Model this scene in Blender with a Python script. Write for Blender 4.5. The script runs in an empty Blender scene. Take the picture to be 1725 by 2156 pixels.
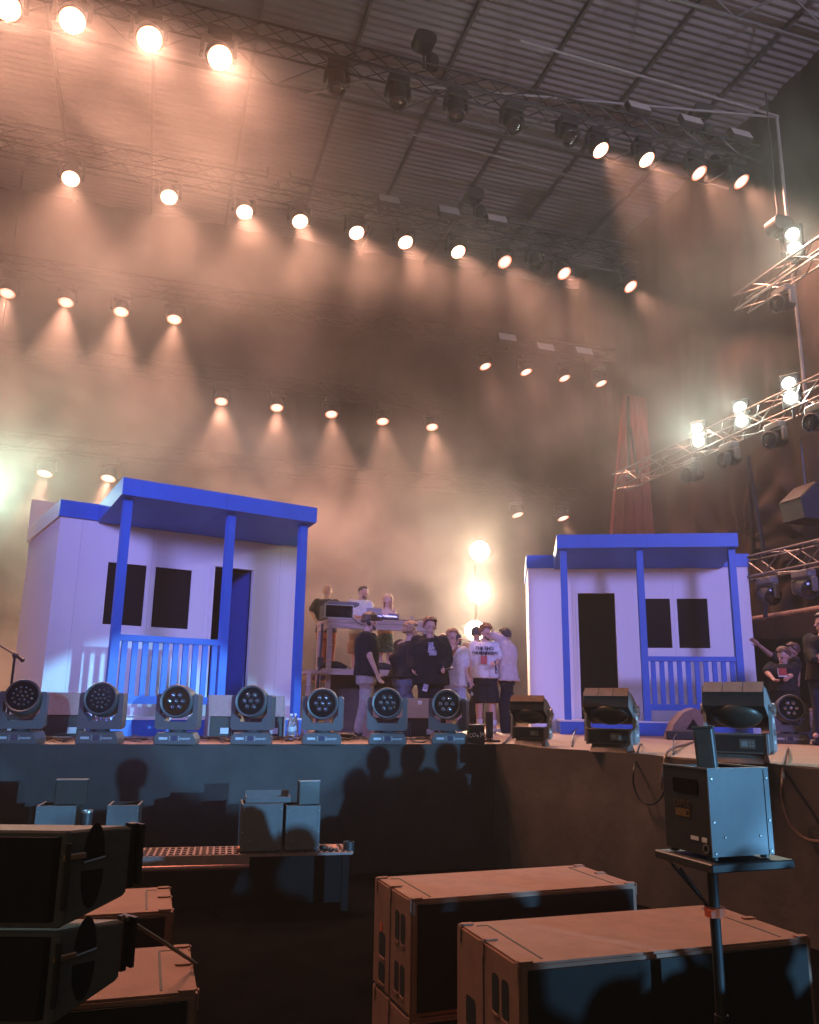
import bpy, bmesh, math, random
from mathutils import Vector, Matrix, noise
from math import sin, cos, pi, radians, atan2, sqrt
random.seed(7)
scene = bpy.context.scene
COL = scene.collection

# ---------------------------------------------------------------- camera
ZS = 1.35
SMOKE = 0.06
ZC = ZS + 0.44                 # eye height
PITCH, ROLL = radians(13.2), radians(0.8)
FPX, CX, CY = 1728.0, 862.5, 1078.0        # focal length and centre for a 1725 x 2156 picture
CAM = Vector((0, 0, ZC))
FW = Vector((0, cos(PITCH), sin(PITCH)))
_r0, _u0 = Vector((1, 0, 0)), Vector((0, -sin(PITCH), cos(PITCH)))
RT = cos(ROLL)*_r0 + sin(ROLL)*_u0
UP = cos(ROLL)*_u0 - sin(ROLL)*_r0
cd = bpy.data.cameras.new('camera')
cam = bpy.data.objects.new('camera', cd); COL.objects.link(cam)
M = Matrix((RT, UP, -FW)).transposed().to_4x4(); M.translation = CAM
cam.matrix_world = M
cd.sensor_fit = 'HORIZONTAL'; cd.sensor_width = 36.0
cd.lens = 36.0*FPX/1725.0
cd.clip_end = 500; cd.clip_start = 0.05
scene.camera = cam

# ---------------------------------------------------------------- render, world
scene.view_settings.view_transform = 'Standard'
scene.view_settings.look = 'None'
scene.view_settings.exposure = 0
scene.view_settings.gamma = 1
cy = scene.cycles
cy.use_denoising = True
cy.max_bounces = 6; cy.diffuse_bounces = 3; cy.glossy_bounces = 3
cy.volume_bounces = 1; cy.transmission_bounces = 4; cy.transparent_max_bounces = 12
cy.sample_clamp_indirect = 4; cy.sample_clamp_direct = 0
cy.caustics_reflective = False; cy.caustics_refractive = False
try:
    cy.use_light_tree = True
except Exception:
    pass
w = bpy.data.worlds.new('World'); scene.world = w; w.use_nodes = True
nt = w.node_tree; bg = nt.nodes['Background']
sky = nt.nodes.new('ShaderNodeTexSky'); sky.sky_type = 'NISHITA'; sky.sun_disc = False
sky.sun_elevation = radians(4.5); sky.dust_density = 0.2; sky.sun_rotation = radians(200)
nt.links.new(sky.outputs[0], bg.inputs[0]); bg.inputs[1].default_value = 0.04

# stage axes: EX runs along the front edge (away from us to the right), EY upstage
YAW = radians(17.2)
EX = Vector((cos(YAW), sin(YAW), 0)); EY = Vector((-sin(YAW), cos(YAW), 0))
def S(sx, sy, z): return EX*sx + EY*sy + Vector((0, 0, z))
# where a line of sight of the photograph meets a level, an upright plane ...
def ray(x, y): return FW*FPX + RT*(x-CX) - UP*(y-CY)
def on_z(x, y, z): d = ray(x, y); return CAM + d*((z-ZC)/d.z)
def on_plane(x, y, p, n): d = ray(x, y); return CAM + d*((p-CAM).dot(n)/d.dot(n))
def on_sy(x, y, sy): return on_plane(x, y, EY*sy, EY)
def on_sx(x, y, sx): return on_plane(x, y, EX*sx, EX)
def at_y(x, y, Y): d = ray(x, y); return CAM + d*(Y/d.y)

# ---------------------------------------------------------------- lamps of the house rig
def spot(name, loc, target, col, power, size, blend=0.5, rad=0.08, parent=None):
    l = bpy.data.lights.new(name, 'SPOT'); l.color = col; l.energy = power
    l.spot_size = radians(size); l.spot_blend = blend; l.shadow_soft_size = rad
    o = bpy.data.objects.new(name, l); COL.objects.link(o)
    o.location = loc
    o.rotation_euler = (Vector(target)-Vector(loc)).to_track_quat('-Z', 'Y').to_euler()
    if parent: o.parent = parent
    return o
LAV = (0.31, 0.295, 1.0); CYAN = (0.22, 0.58, 1.0); WARM = (1.0, 0.45, 0.29)
# front of house: two lavender profiles crossing on the huts, one low cold follow spot from the right
spot('front_spot', (-5.0, -3.0, 8.2), (-2.3, 13.0, 3.9), LAV, 13000, 26, 0.4, 1.8)
spot('front_spot', (10.0, -2.0, 8.4), (4.3, 15.4, 3.6), LAV, 11500, 28, 0.4, 1.8)
def polar(az, el): return Vector((cos(radians(az))*cos(radians(el)), sin(radians(az))*cos(radians(el)), sin(radians(el))))
spot('follow_spot', (13.0, -6.0, 2.9), Vector((13.0, -6.0, 2.9))+polar(133.3, -12.0)*10, CYAN, 16000, 22.4, 0.12, 0.05)
spot('follow_spot', (12.4, -6.6, 2.75), Vector((12.4, -6.6, 2.75))+polar(139.2, -5.8)*10, CYAN, 7000, 5.6, 0.4, 0.05)  # extra lamp, added to light the box on the stand
spot('follow_spot', (13.4, -6.0, 5.2), (-3.5, 11.3, 1.40), CYAN, 17000, 6.6, 0.25, 0.05)  # extra lamp, added for the cold pool low on the left hut
spot('added_roof_fill', (12.0, -16.0, 5.0), (10.0, 9.0, 14.5), (0.78, 0.72, 1.0), 24000, 44, 0.8, 0.3)  # added unseen lamp, grazing the roof to bring out its ridges

# ---------------------------------------------------------------- materials
MATS = {}
def mat(name, base=(0.5,0.5,0.5), rough=0.6, metal=0.0, var=0.12, scale=6.0, bump=0.0, bscale=60.0, spec=0.5, emit=None, estr=0.0, stretch=(1,1,1), trans=0.0):
    if name in MATS: return MATS[name]
    m = bpy.data.materials.new(name); m.use_nodes = True
    t = m.node_tree; b = t.nodes['Principled BSDF']
    b.inputs['Roughness'].default_value = rough; b.inputs['Metallic'].default_value = metal
    b.inputs['Specular IOR Level'].default_value = spec
    if trans: b.inputs['Transmission Weight'].default_value = trans
    tc = t.nodes.new('ShaderNodeTexCoord'); mp = t.nodes.new('ShaderNodeMapping')
    mp.inputs['Scale'].default_value = stretch
    t.links.new(tc.outputs['Object'], mp.inputs[0])
    n = t.nodes.new('ShaderNodeTexNoise'); n.inputs['Scale'].default_value = scale; n.inputs['Detail'].default_value = 6; n.inputs['Roughness'].default_value = 0.65
    t.links.new(mp.outputs[0], n.inputs['Vector'])
    r = t.nodes.new('ShaderNodeValToRGB'); r.color_ramp.elements[0].position = 0.3; r.color_ramp.elements[1].position = 0.7
    r.color_ramp.elements[0].color = tuple(max(0, c*(1-var)) for c in base)+(1,)
    r.color_ramp.elements[1].color = tuple(min(1, c*(1+var)) for c in base)+(1,)
    t.links.new(n.outputs[0], r.inputs[0]); t.links.new(r.outputs[0], b.inputs['Base Color'])
    if bump:
        n2 = t.nodes.new('ShaderNodeTexNoise'); n2.inputs['Scale'].default_value = bscale; n2.inputs['Detail'].default_value = 4
        t.links.new(mp.outputs[0], n2.inputs['Vector'])
        bp = t.nodes.new('ShaderNodeBump'); bp.inputs['Strength'].default_value = bump; bp.inputs['Distance'].default_value = 0.02
        t.links.new(n2.outputs[0], bp.inputs['Height']); t.links.new(bp.outputs[0], b.inputs['Normal'])
    if emit:
        b.inputs['Emission Color'].default_value = tuple(emit)+(1,); b.inputs['Emission Strength'].default_value = estr
    MATS[name] = m
    return m

# ---------------------------------------------------------------- mesh helpers
class MB:
    def __init__(self): self.v = []; self.f = []
    def add(self, vs, fs, m=None):
        o = len(self.v)
        self.v += [tuple(m @ Vector(p)) if m else tuple(p) for p in vs]
        self.f += [tuple(i+o for i in f) for f in fs]; return self
    def box(self, a, b, m=None):
        x0,y0,z0 = a; x1,y1,z1 = b
        vs = [(x0,y0,z0),(x1,y0,z0),(x1,y1,z0),(x0,y1,z0),(x0,y0,z1),(x1,y0,z1),(x1,y1,z1),(x0,y1,z1)]
        return self.add(vs, [(0,3,2,1),(4,5,6,7),(0,1,5,4),(1,2,6,5),(2,3,7,6),(3,0,4,7)], m)
    def prism(self, poly, a0, a1, axis='y', m=None):     # poly: 2-D points, counter-clockwise; extruded along the axis
        n = len(poly)
        def P(p, a): return (p[0],a,p[1]) if axis=='y' else ((a,p[0],p[1]) if axis=='x' else (p[0],p[1],a))
        vs = [P(p,a0) for p in poly]+[P(p,a1) for p in poly]
        fs = [tuple(range(n)), tuple(range(2*n-1,n-1,-1))]+[(i,n+i,n+(i+1)%n,(i+1)%n) for i in range(n)]
        return self.add(vs, fs, m)
    def lathe(self, prof, n=24, m=None, cap=True):      # prof: (r, z)
        vs = []; fs = []
        for r,z in prof: vs += [(r*cos(2*pi*i/n), r*sin(2*pi*i/n), z) for i in range(n)]
        for k in range(len(prof)-1):
            for i in range(n):
                j = (i+1)%n; fs.append((k*n+i,k*n+j,(k+1)*n+j,(k+1)*n+i))
        if cap: fs += [tuple(range(n-1,-1,-1)), tuple((len(prof)-1)*n+i for i in range(n))]
        return self.add(vs, fs, m)
    def tube(self, pts, r, n=8, closed=False):           # r: one radius or one per point
        pts = [Vector(p) for p in pts]; rs = r if hasattr(r,'__len__') else [r]*len(pts)
        vs = []; fs = []; N = len(pts); prev = None
        for i,p in enumerate(pts):
            t = (pts[min(i+1,N-1)]-pts[max(i-1,0)])
            t = t.normalized() if t.length > 1e-9 else Vector((0,0,1))
            if prev is None:
                a = Vector((0,0,1)) if abs(t.z) < 0.9 else Vector((1,0,0)); u = t.cross(a).normalized()
            else:
                u = prev-t*prev.dot(t); u = u.normalized() if u.length > 1e-6 else t.orthogonal().normalized()
            prev = u; w_ = t.cross(u)
            vs += [tuple(p+(u*cos(2*pi*k/n)+w_*sin(2*pi*k/n))*rs[i]) for k in range(n)]
        for i in range(N-1):
            for k in range(n):
                j = (k+1)%n; fs.append((i*n+k,i*n+j,(i+1)*n+j,(i+1)*n+k))
        fs += [tuple(range(n-1,-1,-1)), tuple((N-1)*n+k for k in range(n))]
        return self.add(vs, fs)
    def grid(self, fn, nu, nv):
        vs = [tuple(fn(i/nu, j/nv)) for j in range(nv+1) for i in range(nu+1)]
        fs = [(j*(nu+1)+i, j*(nu+1)+i+1, (j+1)*(nu+1)+i+1, (j+1)*(nu+1)+i) for j in range(nv) for i in range(nu)]
        return self.add(vs, fs)
    def build(self, name, m, parent=None, smooth=False, bevel=0.0, seg=1):
        me = bpy.data.meshes.new(name); me.from_pydata(self.v, [], self.f); me.update()
        bm = bmesh.new(); bm.from_mesh(me); bmesh.ops.recalc_face_normals(bm, faces=bm.faces)
        if bevel:
            es = [e for e in bm.edges if len(e.link_faces)==2 and e.calc_face_angle(0) > radians(35)]
            bmesh.ops.bevel(bm, geom=es, offset=bevel, segments=seg, affect='EDGES', clamp_overlap=True)
        if smooth:
            for f in bm.faces: f.smooth = True
            for e in bm.edges:
                if len(e.link_faces)==2 and e.calc_face_angle(0) > radians(38): e.smooth = False
        bm.to_mesh(me); bm.free()
        o = bpy.data.objects.new(name, me); COL.objects.link(o)
        if m: me.materials.append(m)
        if parent: o.parent = parent
        return o
def tag(o, label=None, cat=None, group=None, kind=None):
    if label: o['label'] = label
    if cat: o['category'] = cat
    if group: o['group'] = group
    if kind: o['kind'] = kind
    return o
def thing(name, label, cat, loc=(0,0,0), rz=0.0, group=None):
    o = bpy.data.objects.new(name, None); COL.objects.link(o); o.empty_display_size = 0.1
    o.location = loc; o.rotation_euler = (0,0,rz)
    return tag(o, label, cat, group)
def kids(o): return [c for c in bpy.data.objects if c.parent == o]
def copy_tree(o, parent=None):
    c = o.copy(); COL.objects.link(c)
    if parent: c.parent = parent
    for ch in kids(o):
        if ch is not c: copy_tree(ch, c)
    return c
def rounded(w_, h, r, n=4, cx=0, cz=0):                   # rounded rectangle outline
    out = []
    for sx,sz,a0 in ((1,-1,-90),(1,1,0),(-1,1,90),(-1,-1,180)):
        for k in range(n+1):
            a = radians(a0+90*k/n); out.append((cx+sx*(w_/2-r)+r*cos(a), cz+sz*(h/2-r)+r*sin(a)))
    return out
def T(loc, rx=0, ry=0, rz=0):
    return Matrix.Translation(loc) @ Matrix.Rotation(rz,4,'Z') @ Matrix.Rotation(ry,4,'Y') @ Matrix.Rotation(rx,4,'X')
def text_mesh(name, s, size, m, parent, mtx, ext=0.0015, bold=0.0, align='CENTER'):
    cu = bpy.data.curves.new(name, 'FONT'); cu.body = s; cu.size = size; cu.extrude = ext; cu.offset = bold
    cu.align_x = align; cu.align_y = 'CENTER'; cu.resolution_u = 3
    t = bpy.data.objects.new(name, cu); COL.objects.link(t)
    me = bpy.data.meshes.new_from_object(t.evaluated_get(bpy.context.evaluated_depsgraph_get()))
    bpy.data.objects.remove(t); bpy.data.curves.remove(cu)
    me.name = name; me.materials.clear(); me.materials.append(m)
    o = bpy.data.objects.new(name, me); COL.objects.link(o); o.parent = parent; o.matrix_local = mtx
    return o
# ================================================================ SETTING
M_deck = mat('deck_plywood', (0.30,0.215,0.175), 0.55, var=0.22, scale=5, stretch=(0.4,3,1), bump=0.15, bscale=30)
M_black = mat('black_paint', (0.025,0.024,0.024), 0.5, var=0.3, scale=14)
M_cloth = mat('black_molton', (0.030,0.030,0.033), 0.95, var=0.25, scale=3, spec=0.1, bump=0.3, bscale=9)
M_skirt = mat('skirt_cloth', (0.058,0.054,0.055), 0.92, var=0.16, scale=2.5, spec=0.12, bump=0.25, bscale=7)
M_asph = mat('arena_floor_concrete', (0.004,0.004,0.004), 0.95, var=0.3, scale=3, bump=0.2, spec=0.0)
M_alu = mat('truss_aluminium', (0.22,0.21,0.205), 0.42, metal=0.8, var=0.12, scale=20)
M_tblk = mat('truss_black_steel', (0.035,0.034,0.036), 0.45, metal=0.3, var=0.2, scale=15)
M_roof = mat('roof_sheet', (0.22,0.21,0.225), 0.6, metal=0.2, var=0.18, scale=0.7, stretch=(0.3,2,1))
M_steel = mat('roof_steel', (0.09,0.087,0.09), 0.6, var=0.2, scale=4)
M_steelp = mat('roof_steel_pale', (0.22,0.21,0.21), 0.5, var=0.15, scale=4)
M_drape = mat('side_drape_cloth', (0.042,0.030,0.027), 0.8, var=0.2, scale=1.5, spec=0.25)
M_red = mat('red_drape_cloth', (0.24,0.06,0.048), 0.8, var=0.2, scale=2, spec=0.2)

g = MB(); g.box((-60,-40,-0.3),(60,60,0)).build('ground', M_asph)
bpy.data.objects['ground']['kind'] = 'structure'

# stage deck: straight front on the left, an angled wing running towards us on the right
SYF = on_z(1045,1567,ZS).dot(EY)
cor = on_z(1045,1567,ZS)
wing = on_z(1725,1616,ZS)
wd = (wing-cor).normalized()
wend = cor + wd*((wing-cor).length+3.0)
leftend = S(-12, SYF, ZS)
poly = [(leftend.x,leftend.y),(cor.x,cor.y),(wend.x,wend.y)]+[(p.x,p.y) for p in (S(16,0,0)*1.0+EY*5, S(16,19.6,0), S(-12,19.6,0))]
g = MB(); g.prism(poly, ZS-0.06, ZS, 'z'); o = g.build('stage_floor', M_deck); tag(o, kind='structure')
# plywood joints are shallow grooves in the deck: thin dark strips let in 2 mm proud
# front skirts: cloth with slack folds
def skirt(p0, p1, name, label, seed, amp, sagtop=0.0):
    d = (p1-p0); L = d.length; d.normalize(); n = Vector((d.y,-d.x,0))
    def fn(u, v):
        x = u*L; z = ZS+0.004-(1-v)*0 - v*(ZS+0.004)
        a = amp*(noise.noise(Vector((x*0.9+seed, v*0.7, 0)))*1.0 + 0.45*noise.noise(Vector((x*2.6+seed, v*0.9, 3))))
        a *= 0.25+0.9*min(1, v*2.5)
        top = sagtop*noise.noise(Vector((x*1.7+seed, 9, 0))) if v == 0 else 0
        return p0 + d*x + n*(0.035+a) + Vector((0,0,z-p0.z*1.0+top*0.02)) if False else Vector((p0.x+d.x*x+n.x*(0.035+a), p0.y+d.y*x+n.y*(0.035+a), max(0.01, z+top*0.03)))
    g = MB(); g.grid(fn, max(20,int(L*14)), 22)
    # hem lapped over the deck edge
    o = g.build(name, M_skirt, smooth=True); tag(o, label, 'stage skirt'); return o
M_skirt_lit = mat('skirt_cloth_lit', (0.105,0.088,0.080), 0.92, var=0.18, scale=2.5, spec=0.1, bump=0.3, bscale=7)  # same cloth in a lighter tone, warm light put into its colour
skirt(leftend, cor+EX*0.02, 'stage_skirt', 'taut dark cloth skirt along the straight front of the stage, lit cold blue', 1.0, 0.012)
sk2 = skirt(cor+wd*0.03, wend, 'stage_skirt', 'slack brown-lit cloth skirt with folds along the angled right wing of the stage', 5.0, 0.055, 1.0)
sk2.data.materials[0] = M_skirt_lit
# wall of black cloth behind the stage
def drape(fn, nu, nv, name, m, label, cat='drape'):
    g = MB(); g.grid(fn, nu, nv); o = g.build(name, m, smooth=True); tag(o, label, cat); return o
def bk(u, v):
    x = -16+u*34
    return S(x, 20.6+0.10*noise.noise(Vector((x*1.3,v*0.6,0)))+0.05*sin(x*5.5+2*noise.noise(Vector((x,0,0)))), ZS+v*13.2)
drape(bk, 260, 14, 'backdrop', M_cloth, 'tall black cloth backdrop closing the rear of the stage', 'backdrop')

# ---- roof: ridged sheeting on rafters
RZ = ZC+12.6
g = MB()
def rf(u, v):
    y = -2+v*24.5
    return S(-20+u*34, y, RZ + 0.012*sin(y*2*pi/0.17))
g.grid(rf, 2, 1160)
roof = thing('arena_roof', 'ridged metal sheet roof on steel rafters high over the stage', 'roof', (0,0,0))
g.build('roof_sheeting', M_roof, roof)
rr = MB()
for sx in [x*1.9-18 for x in range(17)]:
    rr = MB(); rr.box((-0.03,-2,-0.13),(0.03,22.4,-0.03)); o = rr.build('rafter', M_steel, roof); o.rotation_euler=(0,0,YAW); o.location = S(sx,0,RZ)
for sy,zz in ((5.5,0.9),(9.5,0.9),(13.5,0.9),(17.5,0.9)):
    # lattice girders across the hall
    c = MB()
    for z in (-0.28,-0.28-zz): c.tube([(-19,0,z),(13.4,0,z)], 0.03, 6)
    k = -19; up_ = False
    while k < 12.4:
        c.tube([(k,0,-0.28-(zz if up_ else 0)),(k+1.2,0,-0.28-(0 if up_ else zz))], 0.016, 5); k += 1.2; up_ = not up_
    o = c.build('girder', M_steel, roof); o.rotation_euler=(0,0,YAW); o.location = S(0,sy,RZ)
for (a,b) in (((1095,85),(1640,245)),((760,170),(1640,247)),((860,280),(1330,405)),((640,200),(760,170))):
    c = MB(); pa = on_z(*a, RZ-1.25); pb = on_z(*b, RZ-1.25); c.tube([pa,pb],0.024,8); c.build('tie_pipe', M_steelp, roof)
# upright pipe under the roof edge at right
pa = on_z(1636,246,RZ-1.3); c = MB(); c.tube([pa, pa-Vector((0,0,6.4))],0.032,8); c.build('hanging_pipe', M_steelp, roof)
UPV = Vector((0,0,1))
# ================================================================ PEOPLE
def remesh(mb, name, m, parent, voxel, smooth=4, wrinkle=0.0, wscale=9.0, seed=0):
    me = bpy.data.meshes.new(name); me.from_pydata(mb.v, [], mb.f); me.update()
    bm = bmesh.new(); bm.from_mesh(me); bmesh.ops.recalc_face_normals(bm, faces=bm.faces); bm.to_mesh(me); bm.free()
    o = bpy.data.objects.new(name, me); COL.objects.link(o)
    a = o.modifiers.new('r','REMESH'); a.mode = 'VOXEL'; a.voxel_size = voxel; a.use_smooth_shade = True
    b = o.modifiers.new('s','SMOOTH'); b.factor = 0.5; b.iterations = smooth
    dg = bpy.context.evaluated_depsgraph_get()
    new = bpy.data.meshes.new_from_object(o.evaluated_get(dg)); o.modifiers.clear(); o.data = new; bpy.data.meshes.remove(me); new.name = name
    if wrinkle:
        ns = [v.normal.copy() for v in new.vertices]
        for v,n in zip(new.vertices, ns):
            p = v.co
            q = noise.noise(Vector((p.x*wscale+seed, p.y*wscale, p.z*wscale*0.55)))+0.6*noise.noise(Vector((p.x*wscale*2.3, p.y*wscale*2.3+seed, p.z*wscale*1.1)))
            v.co = p + n*wrinkle*q
    new.polygons.foreach_set('use_smooth', [True]*len(new.polygons))
    new.materials.clear(); new.materials.append(m); o.parent = parent
    return o
def caps(mb, a, b, ra, rb, n=12):
    a, b = Vector(a), Vector(b); d = (b-a)
    if d.length < 1e-5: d = Vector((0,0,1e-4))
    t = d.normalized(); pts = []; rs = []
    for k in range(5):
        q = k/4*pi/2; pts.append(a - t*ra*cos(q)); rs.append(max(0.001, ra*sin(q)))
    for k in range(5):
        q = k/4*pi/2; pts.append(b + t*rb*sin(q)); rs.append(max(0.001, rb*cos(q)))
    mb.tube(pts, rs, n)
def ell(mb, c, ax, r, nu=16, nv=10):
    c = Vector(c); vs = []; fs = []
    for j in range(nv+1):
        th = pi*(j+0.001)/(nv+0.002)
        for i in range(nu):
            ph = 2*pi*i/nu
            vs.append(tuple(c + ax[0]*(r[0]*sin(th)*cos(ph)) + ax[1]*(r[1]*sin(th)*sin(ph)) + ax[2]*(r[2]*cos(th))))
    for j in range(nv):
        for i in range(nu):
            k = (i+1)%nu; fs.append((j*nu+i,j*nu+k,(j+1)*nu+k,(j+1)*nu+i))
    fs += [tuple(range(nu-1,-1,-1)), tuple(nv*nu+i for i in range(nu))]
    mb.add(vs, fs)
def loft(mb, secs, n=18):                               # secs: (centre, side axis, front axis, half width, half depth)
    vs = []; fs = []
    for c,sd,f,a,b in secs: vs += [tuple(Vector(c)+sd*(a*cos(2*pi*i/n))+f*(b*sin(2*pi*i/n))) for i in range(n)]
    for k in range(len(secs)-1):
        for i in range(n):
            j = (i+1)%n; fs.append((k*n+i,k*n+j,(k+1)*n+j,(k+1)*n+i))
    fs += [tuple(range(n-1,-1,-1)), tuple((len(secs)-1)*n+i for i in range(n))]
    mb.add(vs, fs)
# ================================================================ MOVING LIGHTS
M_fix = mat('fixture_housing', (0.035,0.035,0.038), 0.45, var=0.2, scale=20)
M_lens_hot = mat('lens_hot', (0.9,0.8,0.7), 0.3, emit=(1.0,0.60,0.36), estr=14)
M_lens_mid = mat('lens_mid', (0.9,0.8,0.7), 0.3, emit=(1.0,0.50,0.32), estr=0.55)
M_led_hot = mat('led_cells_hot', (0.9,0.85,0.8), 0.3, emit=(1.0,0.86,0.70), estr=12)
M_led_mid = mat('led_cells_mid', (0.9,0.85,0.8), 0.3, emit=(1.0,0.84,0.70), estr=1.7)
M_halo = mat('halo_glow', (0.4,0.15,0.08), 0.4, emit=(1.0,0.24,0.10), estr=2.2)  # glowing ring that stands in for the red halo round each lens
for m_ in (M_led_hot, M_led_mid, M_halo, M_lens_mid, M_lens_hot): m_.cycles.emission_sampling = 'NONE'
LED19 = [(0,0)]+[(0.36*cos(k*pi/3),0.36*sin(k*pi/3)) for k in range(6)]+[(0.72*cos(k*pi/6+0.26),0.72*sin(k*pi/6+0.26)) for k in range(12)]
def wash_parts(root, R, aim, hot, m_housing=None):
    """a hanging wash light: base box, yoke, tilting head with lens; root is the clamp point on the truss; R lens radius"""
    hz = m_housing or M_fix
    k = R/0.15
    b = MB(); b.box((-0.16*k,-0.11*k,-0.12*k),(0.16*k,0.11*k,0)); b.box((-0.04*k,-0.03*k,0),(0.04*k,0.03*k,0.08*k)); b.build('base', hz, root, bevel=0.01)
    y = MB()
    for s in (-1,1): y.box((s*0.215*k-0.028*k,-0.06*k,-0.42*k),(s*0.215*k+0.028*k,0.06*k,-0.13*k))
    y.box((-0.24*k,-0.06*k,-0.17*k),(0.24*k,0.06*k,-0.12*k)); y.build('yoke', hz, root, bevel=0.012)
    h = MB(); h.lathe([(0.07*k,-0.17*k),(0.15*k,-0.12*k),(0.175*k,0.0),(0.178*k,0.13*k),(0.165*k,0.135*k),(0.160*k,0.115*k)],24)
    head = h.build('head', hz, root, smooth=True)
    head.location = (0,0,-0.36*k)
    head.rotation_euler = Vector(aim).to_track_quat('Z','Y').to_euler()
    l = MB(); l.lathe([(0.150*k,0.118*k),(0.148*k,0.124*k)],24); lens = l.build('lens', M_lens_hot if hot==2 else M_lens_mid, head)
    r = MB(); r.lathe([(0.151*k,0.120*k),(0.168*k,0.120*k),(0.168*k,0.128*k),(0.151*k,0.128*k)],24,cap=False); r.build('halo_ring', M_halo, head)
    c = MB()
    for (a,b_) in LED19: c.lathe([(0.026*k,0.124*k),(0.020*k,0.130*k)],8,Matrix.Translation((a*0.15*k*0.98,b_*0.15*k*0.98,0)))
    c.build('led_cells', M_led_hot if hot==2 else M_led_mid, head)
    return head
ROWS = []
GW = 'lit wash lights hanging from the lighting trusses'
def row(n, plane_xy, lamps, R, power, size, aim, hot, where):
    """lamps hang on one straight truss; plane_xy = (distance ahead of the camera where the row passes it)"""
    p0 = Vector((0, plane_xy, 0))
    pts = [on_plane(x, y, p0, EY) for x,y in lamps]
    for i,(p,(x,y)) in enumerate(zip(pts,lamps)):
        a = Vector(aim(i,len(lamps))).normalized()
        k = R/0.15
        root = thing('wash_light', '%s lit wash light from the left on %s' % (ORD[i], where), 'stage light', p - a*0.12*k + Vector((0,0,0.36*k)), YAW, GW)
        al = Matrix.Rotation(-YAW,3,'Z') @ a
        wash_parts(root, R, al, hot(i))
        spot('beam_lamp', p + a*0.05, p + a*10, WARM, power(i), size, 0.6, R*0.7)
    return pts
ORD = ['first','second','third','fourth','fifth','sixth','seventh','eighth','ninth','tenth']
DN = lambda f, s=0.0: (EX*s - EY*f - Vector((0,0,1)))
r1a = row(1, 12.4, [(15,15),(152,43),(315,82),(463,121)], 0.185, lambda i: 1750, 62, lambda i,n: DN(0.66,0.2), lambda i: 2, 'the topmost truss, glaring left group')
r1b = row(1, 12.4, [(1265,316),(1362,336),(1472,364),(1561,382)], 0.15, lambda i: 1700, 52, lambda i,n: DN(0.45,0.35), lambda i: 2 if i<2 else 1, 'the topmost truss, right group')
r2 = row(2, 15.8, [(149,376),(356,415),(515,446),(632,466),(751,490),(854,510),(965,530),(1063,551),(1188,575),(1328,603)], 0.152, lambda i: 1200, 50, lambda i,n: DN(0.55,0.05+0.03*i), lambda i: 2 if i<7 else 1, 'the long second truss')
r3a = row(3, 17.8, [(15,617),(139,636),(255,656),(367,672)], 0.14, lambda i: 2100, 48, lambda i,n: DN(0.3,0.0), lambda i: 1, 'the third truss, left group')
r3b = row(3, 17.8, [(1022,771),(1108,783),(1189,796),(1266,807)], 0.13, lambda i: 650, 48, lambda i,n: DN(0.3,0.25), lambda i: 1, 'the third truss, right group')
r4 = row(4, 19.6, [(466,845),(583,858),(698,872),(806,887),(910,899)], 0.138, lambda i: 2100, 52, lambda i,n: DN(0.36,0.0), lambda i: 1, 'the low central truss above the huts')
r5a = row(5, 20.0, [(94,997),(228,1007)], 0.15, lambda i: 1500, 48, lambda i,n: DN(0.3,-0.1), lambda i: 1, 'the lowest truss, above the left hut')
r5b = row(5, 20.0, [(1090,1084),(1186,1091)], 0.14, lambda i: 1000, 48, lambda i,n: DN(0.3,0.2), lambda i: 1, 'the lowest truss, left of the right hut')
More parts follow.
